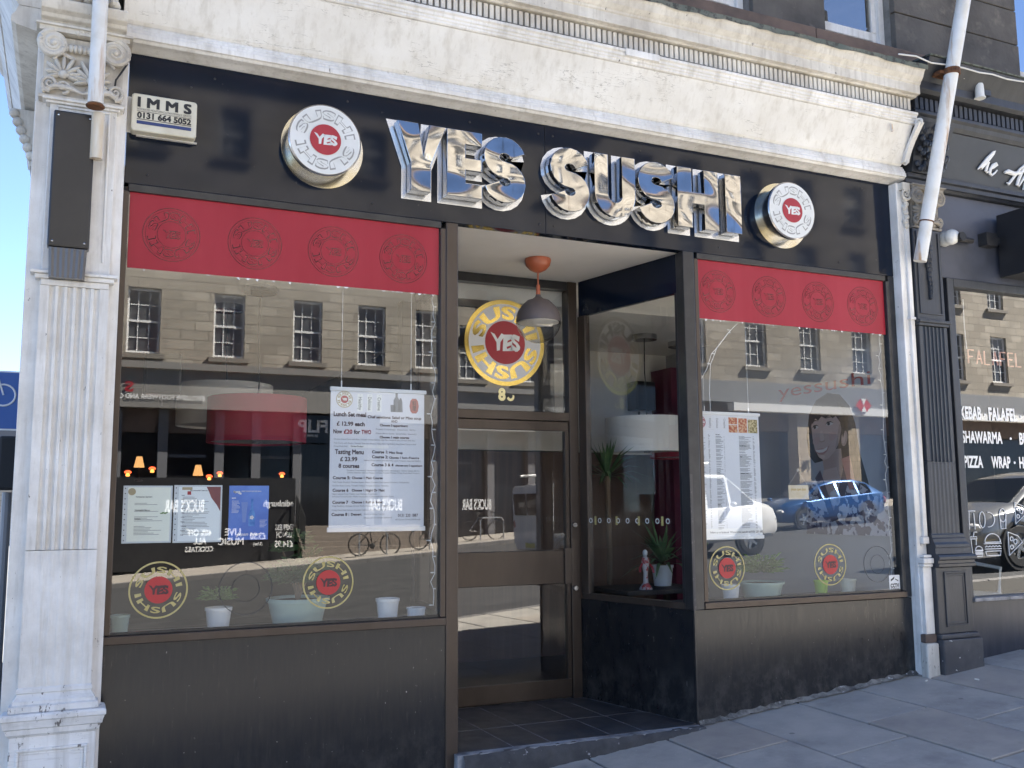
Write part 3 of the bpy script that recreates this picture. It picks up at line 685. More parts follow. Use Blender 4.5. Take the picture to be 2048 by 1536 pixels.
MB().box(3.290, 3.318, 1.074, 1.12, .490, 2.246).build('stile', BROWN_AL, dr); MB().box(2.245, 2.33, 1.074, 1.12, .490, 2.246).build('stile', BROWN_AL, dr)
pane('upper_pane', 2.33, 3.29, 1.09, 1.391, 2.247, dr); pane('lower_pane', 2.33, 3.29, 1.09, .489, 1.154, dr)
MB().box(3.262, 3.316, 1.046, 1.068, 1.150, 1.405).build('push_plate', BROWN_AL, dr, bevel=.004)
for z in (1.568, 1.12): MB().lathe([(.0, .022), (.017, .022), (.02, .016), (.02, 0)], (3.345, 1.06, z), 16, '-y').build('lock', STEEL_ED, dr, smooth=True)
# lobby floor
lf = MB().prism([(2.0, -.075), (3.60, -.075), (3.635, .02), (3.41, 1.12), (2.16, 1.12), (2.0, .02)], .15, .3537, lambda u, v, w: (u, v, w)).build('lobby_step', GROUT, shop)
def clip_x(y): return (2.035 + .125 * max(0, y), 3.618 - .218 * max(0, y))
tx = [2.02, 2.36, 2.60, 3.0, 3.225, 3.66]; ty = [-.02, .46, 1.08]
for i in range(len(tx) - 1):
    for j in range(2):
        y0, y1 = ty[j] + .007, ty[j + 1] - .007
        p = [(max(tx[i] + .005, clip_x(y0)[0]), y0), (min(tx[i + 1] - .005, clip_x(y0)[1]), y0), (min(tx[i + 1] - .005, clip_x(y1)[1]), y1), (max(tx[i] + .005, clip_x(y1)[0]), y1)]
        if p[1][0] - p[0][0] > .03 and p[2][0] - p[3][0] > .005:
            MB().prism(p, .345, .3555, lambda u, v, w: (u, v, w)).build('floor_tile', TILE, lf)
nb = MB(); r6 = random.Random(4)
nx = 44; front = []; 
for k in range(nx + 1):
    x = 2.03 + 1.60 * k / nx; jy = r6.uniform(-.010, .010); jz = r6.uniform(-.006, .004)
    front.append([(x, -.098 + jy, min(.30, G(x, -.1)) - .04), (x, -.100 + jy * .7, .325 + jz), (x, -.078 + jy, .3535 + jz * .5), (x, -.022, .3525)])
vs = [p for c in front for p in c]
nb.add(vs, [(k * 4 + j, (k + 1) * 4 + j, (k + 1) * 4 + j + 1, k * 4 + j + 1) for k in range(nx) for j in range(3)])
nb.build('step_nosing', STEPM, lf, smooth=True, angle=50)
# ---------------------------------------------------------------- sign lettering
def offset_poly(p, d):
    n = len(p); out = []
    ar = sum(p[i][0] * p[(i + 1) % n][1] - p[(i + 1) % n][0] * p[i][1] for i in range(n)); sg = 1 if ar > 0 else -1
    for i in range(n):
        a = Vector(p[i - 1]); b = Vector(p[i]); c = Vector(p[(i + 1) % n])
        u = (b - a).normalized(); v = (c - b).normalized(); n1 = Vector((u.y, -u.x)) * sg; n2 = Vector((v.y, -v.x)) * sg
        m = n1 + n2
        if m.length < .2: m = n1
        m.normalize(); k = d / max(.45, m.dot(n1)); q = b + m * k; out.append((q.x, q.y))
    return out
def stroke(path, hw):
    L = []; Rr = []
    for i, p in enumerate(path):
        a = Vector(path[max(0, i - 1)]); b = Vector(path[min(len(path) - 1, i + 1)]); t = (b - a).normalized(); nn = Vector((-t.y, t.x)); p = Vector(p)
        q = p + nn * hw; L.append((q.x, q.y)); q = p - nn * hw; Rr.append((q.x, q.y))
    return L + Rr[::-1]
HH = .405
def s_path(w, ext=0.0):
    rx = w / 2 - .05; ry = (HH - .10) / 4; cx = w / 2; P = []
    for k in range(15): a = RAD(12 - ext + (258 + ext) * k / 14); P.append((cx + rx * cos(a) * (1.0), HH - .05 - ry + ry * sin(a)))
    for k in range(1, 15): a = RAD(90 - (258 + ext) * k / 14); P.append((cx + rx * cos(a), .05 + ry + ry * sin(a)))
    return P
def u_poly(w, t):
    r = w / 2; P = [(0, HH), (0, r)]
    P += [(r - r * cos(a), r - r * sin(a)) for a in [pi * k / 14 for k in range(1, 14)]]
    P += [(w, r), (w, HH), (w - t, HH), (w - t, r)]
    ri = r - t
    P += [(r + ri * cos(a), r - ri * sin(a)) for a in [pi * k / 12 for k in range(1, 12)]]
    return P + [(t, r), (t, HH)]
def letter_shape(ch, w):
    if ch == 'E': return [(0, 0), (w, 0), (w, .085), (.118, .085), (.118, .165), (w, .165), (w, .240), (.118, .240), (.118, .322), (w, .322), (w, HH), (0, HH)]
    if ch == 'Y': return [(0, HH), (.128, HH), (w * .54, .225), (w * .66, HH), (w, HH), (w * .66 + .01, .165), (w * .66 + .01, 0), (w * .28, 0), (w * .28, .165)]
    if ch == 'I': return [(0, 0), (w, 0), (w, HH), (0, HH)]
    if ch == 'H': return [(0, 0), (.115, 0), (.115, .165), (w - .115, .165), (w - .115, 0), (w, 0), (w, HH), (w - .115, HH), (w - .115, .245), (.115, .245), (.115, HH), (0, HH)]
    if ch == 'U': return u_poly(w, .098)
sign = tag(empty('sign_lettering', (1.6, -.016, 3.5)), 'raised polished steel letters YES SUSHI on the black fascia', 'sign')
spec = [('Y', 1.618, .298), ('E', 1.922, .224), ('S', 2.158, .270), ('S', 2.598, .272), ('U', 2.908, .296), ('S', 3.226, .274), ('H', 3.524, .326), ('I', 3.906, .130)]
for i, (ch, x, w) in enumerate(spec):
    if ch == 'S': pl = stroke(s_path(w), .052); pb = stroke(s_path(w, 10), .080)
    else: pl = letter_shape(ch, w); pb = offset_poly(pl, .030)
    fn = lambda u, v, ww, x=x: (x - 1.6 + u, -ww, v)
    L = MB().prism(pl, .018, .086, fn).build('letter', CHROME, sign, bevel=.0035)
    MB().prism(pb, .003 + .0012 * (i % 2), .0055 + .0012 * (i % 2), fn).build('backing_plate', MT('brushed_plate', (.70, .72, .75), .24, metal=.75, c2=(.60, .60, .60), sc=5), L)
# ---------------------------------------------------------------- round emblem used on signs, stickers and glass
def half_ring(r0, r1, z, nm, m, root, bold=.04):
    for s in (0, pi):
        ring_text(MB(), 'SUSHI', 2, r0, r1, z, bold=bold, start=s, only=1).build(nm, m, root)
def emblem(root, R, layers, z0=0.0, dz=.0012):
    """layers: (kind, a, b, material, name) from the back forwards"""
    z = z0
    for kind, a, b, m, nm in layers:
        k = MB()
        if kind == 'disc': k.disc(R * a, z, z + dz * .6, 56)
        elif kind == 'ring': k.ring(R * a, R * b, z, z + dz * .6, 56)
        elif kind == 'text':
            half_ring(R * a, R * b, z + dz * .5, nm, m, root, .024 if m == GOLD_M else (.02 if m == FACEW else .045)); z += dz; continue
        elif kind == 'yes': brush_yes(k, R * a, R * b, z + dz * .5)
        k.build(nm, m, root); z += dz
    return root
def round_sign(x, lab):
    r = empty('round_sign', (x, -.016, 3.700), FACADE); tag(r, lab, 'sign', 'round box signs on the fascia')
    b = MB().disc(.232, 0, .006, 64).build('backing_disc', BRASS, r); b.location = (.015, -.0, 0)
    MB().lathe([(.0, .006), (.185, .006), (.185, .10), (.200, .104), (.202, .128), (.196, .134), (0, .134)], seg=56, cap=False).build('drum', STEEL_ED, r, smooth=True)
    emblem(r, .196, [('disc', .985, 0, FACEW, 'face'), ('text', .58, .86, LETTERG, 'ring_lettering'), ('text', .615, .825, FACEW, 'ring_lettering'), ('disc', .44, 0, RED_D, 'red_centre'), ('yes', .66, .26, FACEW, 'yes_lettering')], .1345)
    return r
round_sign(1.195, 'round white drum sign reading YES, left of the steel letters'); round_sign(4.425, 'round white drum sign reading YES, right of the steel letters')
# ---------------------------------------------------------------- red bands with cut-out emblems
def red_band(x0, x1, xs, lab):
    r = empty('window_band', (x0, -.003, 2.925), FACADE); tag(r, lab, 'window film', 'red bands at the top of the windows')
    MB().rect(0, x1 - x0, 0, .397, 0, .0012).build('film', RED_V, r)
    fk = MB(); r9 = random.Random(int(x0 * 100)); u = .05
    while u < x1 - x0 - .04:
        if r9.random() < .55: h_ = r9.uniform(.003, .014); fk.prism([(u, -.001), (u + r9.uniform(.004, .03), -.001), (u + r9.uniform(.004, .02), -h_), (u + r9.uniform(0, .006), -h_ * .8)], 0, .0008, lambda a, b, c: (a, b, c))
        u += r9.uniform(.02, .07)
    tag(fk.build('glue_residue', WHITE_PLAIN, r), kind='stuff')
    for x in xs:
        e = empty('cut_emblem', (x - x0, .193, .0014), parent=r)
        k = MB().ring(.140, .1425, 0, .0008, 64).ring(.128, .1292, 0, .0008, 64).ring(.070, .0718, 0, .0008, 48)
        k.build('cut_rings', SLOT, e)
        half_ring(.082, .120, .0006, 'cut_lettering', SLOT, e); half_ring(.0845, .1175, .0014, 'letter_film', RED_V, e, .018)
        t = MB(); brush_yes(t, .088, .036, .0006); t.build('cut_yes', SLOT, e)
        t = MB(); vs, fs, tw = text_data('YES', .02, .98)
        t2 = MB(); 
        for (X, Y, _) in [(0, 0, 0)]: pass
        t2.add([((v[0] / tw - .5 + .02 * sin(v[1] * 9 + v[0] / tw * 13)) * .084, (v[1] - .5 + .07 * sin(v[0] / tw * 17 + 1.3) + .03 * sin(v[0] / tw * 41)) * .032 + .0018 * cos(v[0] / tw * 6), .0014) for v in vs], fs)
        t2.build('yes_film', RED_V, e)
red_band(.222, 1.909, (.431, .857, 1.286, 1.694), 'red film band with four round emblems across the top of the left window')
red_band(3.728, 5.370, (3.890, 4.316, 4.747, 5.160), 'red film band with four round emblems across the top of the right window')
def sticker(x, z, R, lab, faded=False):
    r = empty('window_sticker', (x, -.002, z), FACADE); tag(r, lab, 'sticker', 'round stickers low on the windows')
    if faded:
        F = MT('faded_film', (.05, .052, .055), .35)
        emblem(r, R, [('ring', .97, 1, F, 'outer_ring'), ('ring', .5, .52, F, 'inner_ring')]); return
    emblem(r, R, [('ring', .940, 1.0, GOLD_M, 'outer_ring'), ('text', .60, .81, GOLD_M, 'ring_lettering'), ('disc', .47, 0, MT('sticker_red', (.45, .035, .035), .5), 'red_centre'), ('yes', .68, .28, MT('sticker_dark', (.07, .03, .032), .5), 'yes_lettering')])
sticker(.433, 1.303, .140, 'gold and red round sticker at the lower left corner of the left window')
sticker(1.288, 1.307, .138, 'gold and red round sticker low in the left window beside the big green pot')
sticker(.858, 1.293, .135, 'faint peeled outline of a round sticker low in the left window', True)
sticker(3.889, 1.299, .140, 'gold and red round sticker below the long menu banner in the right window')
sticker(4.748, 1.295, .140, 'gold and red round sticker low in the middle of the right window')
sticker(5.172, 1.285, .125, 'faint peeled outline of a round sticker above the camera notice', True)
# emblem and number on the glass over the door
de = tag(empty('door_emblem', (2.824, 1.098, 2.877), FACADE), 'large gold, white and red round emblem on the glass over the door', 'emblem')
emblem(de, .315, [('disc', 1.0, 0, GOLD, 'gold_rim'), ('disc', .90, 0, MT('frosted_white', (.62, .62, .63), .5), 'white_ring'), ('text', .56, .84, GOLD, 'ring_lettering'), ('disc', .50, 0, RED_D, 'red_centre'), ('yes', .74, .34, FACEW, 'yes_lettering')])
hn = tag(empty('house_number', (2.79, 1.098, 2.46), FACADE), 'pale gold digits of the house number, the second one half worn off', 'number')
PALEGOLD = MT('pale_gold_vinyl', (.78, .70, .38), .3, metal=.4)
text_into(MB(), '8', -.022, .0, .082, w=.058, bold=.05, z=.001).build('digit', PALEGOLD, hn)
arc = [(.075 + .030 * cos(a), .026 + .032 * sin(a)) for a in [RAD(200 + k * 15) for k in range(13)]]
arc2 = [(.075 + .016 * cos(a), .032 + .020 * sin(a)) for a in [RAD(200 + k * 15) for k in range(13)]]
MB().prism(arc + arc2[::-1], 0, .001, lambda u, v, w_: (u, v, w_)).build('worn_digit', PALEGOLD, hn)

# ---------------------------------------------------------------- things fixed to the front
al = tag(empty('alarm_box', (.367, -.016, 3.722), FACADE), 'cream alarm box lettered IMMS at the left end of the black fascia', 'alarm')
MB().prism([(-.16, -.085), (-.15, -.1), (.15, -.1), (.16, -.085), (.16, .09), (.15, .1), (-.15, .1), (-.16, .09)], .0, .075, lambda u, v, w_: (u, v, w_)).build('case', CREAMBOX, al, bevel=.014)
MB().box(-.185, -.13, -.09, .10, 0, .012).box(-.13, .17, -.105, -.1, 0, .02).build('mounting_plate', WHITE, al)
t = MB(); text_into(t, 'I M M S', 0, .030, .050, w=.265, align='c', bold=.05, z=.0765)
text_into(t, 'INTEGRATED MONITORING & MAINTENANCE SERVICES', 0, .011, .011, w=.265, align='c', bold=.0, z=.0765)
text_into(t, '0131 664 5052', 0, -.030, .030, w=.265, align='c', bold=.045, z=.0765)
t.box(-.133, .133, .004, .006, .0758, .0768).box(-.133, .133, -.038, -.035, .0758, .0768); t.build('lettering', INK, al)
MB().box(-.133, .133, -.062, -.045, .0755, .0768).build('blue_bar', BLUE_INK, al)
bx = tag(empty('blade_light', (-.052, -.15, 3.28)), 'tall black box light with a smoked ribbed lens, fixed to the left white pilaster', 'light')
MB().box(-.092, .092, -.075, 0, -.335, .340).build('case', BLACKBOX, bx, bevel=.008)
lens = MB(); nb_ = 14; pr = [(-.084, 0)]
for k in range(nb_ + 1):
    xx = -.084 + .168 * k / nb_; pr += [(xx, -.066 - .004 * (k % 2))]
pr += [(.084, 0)]
lens.prism(pr, 0, 1, lambda u, v, w_: (u * (1.0 - .07 * w_), v * (1 - .12 * w_), -.338 - .142 * w_)); lens.build('ribbed_lens', SMOKED, bx)
k = MB()
for sx in (-.07, .07):
    for sz in (-.31, .315): MB().ell((sx, -.077, sz), (.006, .003, .006), seg=8, rings=4).build('screw', STEEL_ED, bx)
pp = tag(empty('awning_pole', (.036, -.315, 3.365)), 'white rust-streaked pole rising over the left pilaster capital', 'pole')
MB().lathe([(.036, .275), (.036, 1.95)], (0, 0, 0), 20).build('pole', PIPEW, pp, smooth=True)
MB().lathe([(.030, .03), (.030, .262)], (.016, .085, 0), 18).build('lower_stub', MT('rusty_paint', (.62, .52, .38), .7, c2=(.70, .68, .62), sc=9, stretch=(2, 2, .3), c3=(.25, .12, .05), sc3=12, st3=(2, 2, .2)), pp, smooth=True)
MB().lathe([(.038, .262), (.043, .266), (.043, .272), (.038, .276)], (.0, .014, 0), 20).build('rusty_joint', RUST, pp)
pp2 = tag(empty('awning_pole', (5.562, -.18, 3.45)), 'white rust-streaked pole slanting across the cornice between the two shops', 'pole')
a_, b_ = Vector((0, 0, 0)), Vector((.37, -.40, 2.6))
MB().tube([a_, a_ + (b_ - a_) * .11], .046, 18).build('lower_stub', PIPEW, pp2, smooth=True, angle=60)
MB().tube([a_ + (b_ - a_) * .113, b_], .050, 18).build('pole', PIPEW, pp2, smooth=True, angle=60)
MB().tube([a_ + (b_ - a_) * .110, a_ + (b_ - a_) * .1135], .0505, 18).build('rusty_joint', RUST, pp2)
c_ = a_ + (b_ - a_) * .535
MB().tube([c_ - Vector((0, 0, .022)), c_ + Vector((0, 0, .022))], .060, 14).box(c_.x - .09, c_.x + .10, c_.y + .02, c_.y + .30, c_.z - .012, c_.z + .012).build('bracket', RUST, pp2)
# pendant lamp in the lobby
pl = tag(empty('pendant_lamp', (2.826, .55, 3.364)), 'grey and terracotta globe pendant lamp hanging in the entrance lobby', 'lamp')
MB().lathe([(0, 0), (.088, -.001), (.09, -.012), (.082, -.045), (.055, -.075), (.02, -.092), (0, -.094)], seg=28, cap=False).build('ceiling_rose', TERRA, pl, smooth=True)
MB().tube([(0, 0, -.09), (0, 0, -.185)], .005, 8).build('cord', TERRA, pl)
MB().lathe([(0, -.178), (.012, -.178), (.015, -.225), (.016, -.245), (0, -.246)], seg=16, cap=False).build('cap', TERRA, pl, smooth=True)
gr = .152
prof = [(.016, -.246), (.022, -.262), (.045, -.278), (.075, -.287)] + [(gr * sin(RAD(a)), -.425 + gr * cos(RAD(a))) for a in (40, 52, 64, 76, 88, 95)]
MB().lathe(prof, seg=32, cap=False).build('dome', LAMPGREY, pl, smooth=True)
MB().lathe([(gr * sin(RAD(a)), -.425 + gr * cos(RAD(a))) for a in (96, 105, 115, 130, 145, 160, 172, 179)], seg=32, cap=False).build('clear_bowl', glass_mat('lamp_glass', .10, (.9, .9, .88)), pl, smooth=True)
MB().lathe([(0, -.432), (gr * .9, -.434), (gr * .9, -.440), (0, -.441)], seg=28, cap=False).build('diffuser', SHADE_W, pl)
# papers taped inside the left window
def paper(x0, x1, z0, z1, y, lab, kind):
    r = tag(empty('menu_sheet' if kind < 2 else 'poster', (x0, y, z0), FACADE), lab, 'menu' if kind < 2 else 'poster'); W = x1 - x0; H = z1 - z0
    rr = random.Random(kind + 31)
    if kind < 2:
        MB().rect(-.018, W + .004, -.004, H + .004, -.0006, .0002).build('sleeve', MT('plastic_sleeve', (.62, .66, .68), .25), r)
        MB().rect(.004, W - .004, .004, H - .004, .0005, .001).build('sheet', MT('cream_paper' if kind == 0 else 'white_paper', (.80, .82, .72) if kind == 0 else (.78, .82, .82), .6), r)
        k = MB()
        for q in range(11): k.disc(.0028, .0004, .0008, 10, (-.009, .01 + (H - .02) * q / 10))
        k.build('punch_holes', INK, r)
        k = MB()
        if kind == 0:
            text_into(k, 'Vegetarian Starters', .04, H - .055, .007, z=.0015); text_into(k, 'Vegetable Gyoza', .04, H - .122, .007, z=.0015); text_into(k, 'Drinks', .04, H - .165, .007, z=.0015)
        else:
            text_into(k, 'Recommended Selection', .06, H - .026, .006, z=.0015)
            for q in range(10): text_into(k, ('Sushi', 'Maki', 'Nigiri', 'Ramen', 'Udon', 'Curry', 'Bento', 'Tempura', 'Sashimi', 'Soup')[q], .018, H - .05 - q * .0222, .0052, z=.0015)
        k.build('headings', INK, r)
        k = MB(); zz = H - (.065 if kind == 0 else .058)
        while zz > .03:
            if kind == 0 and rr.random() < .18: zz -= .02
            L = rr.uniform(.35, .95) * (W - .07); k.rect(.036 if kind == 0 else .024, (.036 if kind == 0 else .024) + L, zz, zz + .0022, .001, .0015); zz -= .0068 if kind == 0 else .0075
        k.build('small_print', INKG, r)
        if kind == 0:
            MB().disc(.018, .0012, .0016, 20, (.022, H - .026)).build('badge', MT('tan_print', (.42, .34, .20), .6), r)
            k = MB()
            for q in range(4): k.ell((W - .045 + q * .008, H - .135 + .004 * (q % 2), .002), (.008, .003, .0006), seg=8, rings=4)
            k.build('leaf_print', LEAF, r)
        else:
            MB().prism([(W - .075, H - .004), (W - .004, H - .004), (W - .004, H - .13), (W - .02, H - .10), (W - .05, H - .06), (W - .062, H - .03)], .0012, .0016, lambda u, v, w_: (u, v, w_)).build('corner_print', MT('plum_print', (.22, .06, .06), .6), r)
            MB().rect(.02, .07, H - .02, H - .006, .0012, .0016).build('tan_print', MATS['tan_print'], r); MB().rect(.046, .064, H - .045, H - .027, .0012, .0016).build('red_print', RED_D, r)
    else:
        MB().rect(0, W, 0, H, 0, .001).build('sheet', MT('blue_poster', (.07, .17, .56), .35, c2=(.13, .27, .68), sc=4), r)
        bt = [(-.016, .07), (.016, .07), (.017, .13), (.006, .165), (.006, .212), (-.006, .212), (-.006, .165), (-.017, .13)]
        MB().prism([(W * .58 + a, b) for a, b in bt], .001, .0018, lambda u, v, w_: (u, v, w_)).build('bottle_print', MT('bottle_blue', (.03, .16, .50), .3, c2=(.12, .34, .70), sc=25), r)
        MB().prism([(W * .39 + a, b) for a, b in [(-.008, .09), (.008, .09), (.013, .15), (.017, .195), (-.017, .195), (-.013, .15)]], .001, .0016, lambda u, v, w_: (u, v, w_)).build('glass_print', MT('glass_print', (.16, .26, .58), .3), r)
        k = MB()
        text_into(k, 'CHERRY BLOSSOM BEER FROM JAPAN', W * .3, H - .032, .006, w=W * .5, z=.002); text_into(k, 'BEER', W * .07, H - .068, .007, z=.002)
        for q in range(11): k.rect(W * .07, W * .07 + rr.uniform(.02, .045), H - .08 - q * .006, H - .0785 - q * .006, .0012, .0018)
        for q in range(6): k.rect(W * .78, W * .78 + rr.uniform(.02, .038), .10 - q * .007, .1015 - q * .007, .0012, .0018)
        text_into(k, 'Japan beer', W * .2, .022, .016, w=W * .6, z=.002, shear=.3)
        for q in range(9): k.disc(rr.uniform(.003, .006), .0012, .0018, 8, (W * .1 + rr.uniform(0, .04), H - .03 - rr.uniform(0, .02)))
        for q in range(5): a = 2 * pi * q / 5; k.disc(.005, .0019, .0022, 8, (W * .58 + .006 * cos(a), .115 + .006 * sin(a)))
        k.build('poster_lettering', WHITE_PLAIN, r)
    return r
paper(.270, .480, 1.538, 1.815, .012, 'cream menu sheet in a punched plastic sleeve, leftmost paper in the left window', 0)
paper(.510, .724, 1.536, 1.818, .012, 'white menu sheet with plum corner in a punched sleeve, middle paper of three', 1)
paper(.763, .966, 1.540, 1.820, .012, 'blue beer poster with a bottle, beside the two menu sheets', 2)
# hanging menu banners
BANNER = MT('banner_film', (.70, .715, .76), .45, c2=(.66, .675, .72), sc=2)
def banner_root(x0, x1, z0, z1, y, lab):
    r = tag(empty('menu_banner', (x0, y, z0), FACADE), lab, 'banner', 'hanging menu banners'); W = x1 - x0; H = z1 - z0
    MB().rect(0, W, 0, H, 0, .001).build('sheet', BANNER, r)
    MB().box(-.004, W + .012, H - .006, H + .016, -.008, .008).build('top_rail', WHITE_PLAIN, r, bevel=.003); MB().box(-.008, W + .008, -.022, .004, -.008, .008).build('bottom_rail', WHITE_PLAIN, r, bevel=.003)
    k = MB()
    for u in (.06, W - .08): k.tube([(u, H + .014, 0), (u, H + .05, 0)], .004, 6).tube([(u, H + .05, 0), (u, 3.25 - z0, 0)], .0012, 5)
    k.build('hanger', WHITE_PLAIN, r)
    return r, W, H
r, W, H = banner_root(1.297, 1.842, 1.592, 2.352, .05, 'pale lunch and tasting menu banner hanging in the left window')
t = MB(); rt = MB(); sp = MB(); U = lambda px: (px - 105) / (1020 - 105) * W; V = lambda py: H - (py - 100) / (1400 - 100) * H
hd = lambda mb, s, px0, px1, py, ch, b=.035: text_into(mb, s, U(px0), V(py), ch / 1300 * H, w=U(px1) - U(px0), bold=b, z=.002)
DK = MT('dark_plum_ink', (.075, .045, .05), .6)
hd(t, 'Lunch Set meal', 135, 445, 352, 42); hd(t, '£ 12.99 each', 165, 432, 440, 38); hd(t, 'Now', 135, 218, 515, 38); hd(rt, '£20', 232, 315, 515, 38); hd(t, 'for', 328, 390, 515, 38); hd(rt, 'TWO', 402, 495, 515, 38)
hd(t, 'Tasting Menu', 152, 425, 708, 42); hd(t, '£ 23.99', 202, 365, 775, 38); hd(t, '8 courses', 188, 385, 838, 38)
hd(t, 'Chef seletions: Salad or Miso soup', 460, 990, 362, 26); hd(t, 'AND', 688, 752, 398, 24, .02); hd(t, 'Choose 3 appertisers:', 578, 858, 437, 22); hd(t, 'Choose 1 main course:', 578, 870, 552, 22)
hd(t, 'Course 1:', 505, 662, 697, 27); hd(t, 'Miso Soup', 672, 805, 698, 20); hd(t, 'Course 2:', 505, 662, 744, 27); hd(t, 'Choose 1 hors d\'oeuvre', 672, 970, 746, 20)
hd(t, 'Course 3 & 4', 502, 715, 820, 27); hd(t, 'choose any 2 appetisers', 735, 1002, 820, 18)
hd(t, 'Course 5:', 136, 300, 945, 27); hd(t, 'Choose 1 Main Course', 316, 612, 943, 22); hd(t, 'Course 6', 136, 285, 1062, 27); hd(t, 'Choose 1 Nigiri Or Maki', 316, 630, 1060, 22)
hd(t, 'Course 7', 136, 285, 1174, 27); hd(t, 'Choose 1 Roll or Salad', 316, 610, 1172, 22); hd(t, 'Course 8 :', 130, 295, 1287, 27); hd(t, 'Dessert', 312, 412, 1285, 22)
hd(t, '0131 220 1887', 764, 962, 1302, 28, .012)
t.build('headings', DK, r); rt.build('red_headings', MT('red_ink', (.30, .02, .03), .6), r)
for s, a, b, py in [('Pumpkin Croquette(v)   Edamame(v)   Ebi Fry', 542, 932, 472), ('Chicken Ball on Skewer,  Spring Roll(v),  Seaweed(v)', 540, 942, 512), ('Chicken Katsu Curry with Rice, Teriyaki Chicken/Salmon with Rice, Sweet & Spicy Chicken with Rice', 140, 930, 575),
                    ('Tofu Curry with Rice(v), Teriyaki Tofu with Rice(v), Tokyo Roll, Veg Roll(v), King Prawn Tempura Roll', 140, 938, 612), ('Crispy Duck Roll,', 140, 272, 642), ('Sashimi (Tuna salmon and daily fish), Lunch Tempura, Seaweed Salad(v)', 428, 985, 772),
                    ('Pumpkin Croquette(v), Edamame(v), Spring Roll(v), Dumpling(v), Chicken Gyoza, Ebi Fry', 268, 975, 868), ('Chicken Skewers, Salt and Pepper Chicken, Teriyaki Chicken Wings, Small Salad Tempura', 268, 975, 890), ('Tofu Steak Don(v), Chicken Katsu, Nigiri Combo Chef Special Curry(v), Yakisoba(v)', 132, 870, 980),
                    ('Chicken Katsu Curry, Teriyaki Tofu(v), Teriyaki Chicken, Yakiudon', 132, 668, 1012), ('Nigiri: Salmon Tuna Crab(v), Inari Octopus, King Prawn', 132, 560, 1090), ('Salmon/Tuna/Crab  Maki: Avocado Cucumber Salmon Tuna', 132, 720, 1114),
                    ('Veg Roll(v), Crispy Duck Roll, Dragon Roll, California Roll', 132, 730, 1202), ('Crispy Duck Roll, Salmon Avocado California Roll, California Roll', 130, 648, 1240), ('Mochi or Green Tea Ice', 435, 630, 1280), ('(Please ask for Dessert Selection)', 435, 705, 1314), ('85 Queen Street Edinburgh', 740, 985, 1334)]:
    hd(sp, s, a, b, py, 13, .004)
sp.build('small_print', INKG, r)
MB().rect(U(285), U(665), V(650), V(620), .0012, .0026).build('white_patch', WHITE_PLAIN, r)
tp = MB(); hd(tp, 'Chicken Donburi', 300, 420, 642, 16, .01); 
for v in range(len(tp.v)): tp.v[v] = (tp.v[v][0], tp.v[v][1], .0032)
tp.build('patch_lettering', INK, r)
lg = empty('logo', (U(235), V(190), .0014), parent=r); emblem(lg, .047, [('disc', 1, 0, MATS['tan_print'], 'rim'), ('disc', .9, 0, PAPER, 'ring'), ('text', .56, .84, MATS['tan_print'], 'ring_lettering'), ('disc', .46, 0, RED_D, 'centre'), ('yes', .6, .24, PAPER, 'yes_lettering')], 0, .0007)
for s, px in (('· Healthy', 385), ('· Delicious', 478), ('· Creative', 570)):
    MB().rect(U(px - 25), U(px + 25), V(300), V(130), .0011, .0016).build('word_panel', PAPER, r)
    o = text_into(MB(), s, 0, 0, .019, w=.086, bold=.005, z=.0022).build('word', MT('green_black_ink', (.06, .08, .06), .6), r); o.rotation_euler.z = -pi / 2; o.location = (U(px) - .009, V(140), 0)
MB().prism([(U(742) + a * .0011, V(295) + b * .0011) for a, b in [(-16, 0), (16, 0), (16, 60), (6, 78), (6, 84 + 14), (-6, 98), (-6, 78), (-16, 60)]], .0012, .002, lambda u, v, w_: (u, v, w_)).prism([(U(705) + a * .001, V(295) + b * .001) for a, b in [(-12, 0), (12, 0), (14, 40), (-14, 40)]], .0012, .002, lambda u, v, w_: (u, v, w_)).prism([(U(782) + a * .001, V(295) + b * .001) for a, b in [(-13, 0), (13, 0), (10, 60), (4, 80), (-4, 80), (-10, 60)]], .0012, .002, lambda u, v, w_: (u, v, w_)).build('bottle_drawing', INKG, r)
MB().prism([(U(918) + a, V(230) + b) for a, b in [(-.022, -.03), (-.028, 0), (-.022, .03), (-.012, .042), (.012, .042), (.022, .03), (.028, 0), (.022, -.03), (.012, -.042), (-.012, -.042)]], .0012, .002, lambda u, v, w_: (u, v, w_)).build('lantern_drawing', MT('lantern_red', (.40, .10, .08), .6), r)
k = MB(); text_into(k, '料', U(918), V(225), .022, align='c', w=.022, bold=.01, z=.0026); text_into(k, '理', U(918), V(272), .022, align='c', w=.022, bold=.01, z=.0026); k.build('lantern_lettering', INK, r)
# second banner
r, W, H = banner_root(3.728, 4.228, 1.500, 2.300, .05, 'long dense price list banner with food pictures in the right window')
U2 = lambda px: (px - 65) / (615 - 65) * W; V2 = lambda py: H - (py - 380) / (1450 - 380) * H
lg = empty('logo', (U2(92), V2(455), .0014), parent=r); emblem(lg, .042, [('ring', .9, 1, RED_D, 'rim'), ('text', .56, .84, RED_D, 'ring_lettering'), ('ring', .4, .46, RED_D, 'centre')], 0, .0007)
for s, px in (('· Healthy', 178), ('· Delicious', 240), ('· Creative', 305)):
    o = text_into(MB(), s, 0, 0, .017, w=.075, bold=.005, z=.002).build('word', INKG, r); o.rotation_euler.z = -pi / 2; o.location = (U2(px) - .008, V2(405), 0)
FOOD = MT('food_print', (.42, .10, .05), .6, c2=(.62, .38, .22), sc=60, lo=.45, hi=.55, det=2); FOOD2 = MT('noodle_print', (.22, .18, .07), .6, c2=(.60, .50, .28), sc=90, lo=.45, hi=.55, det=2)
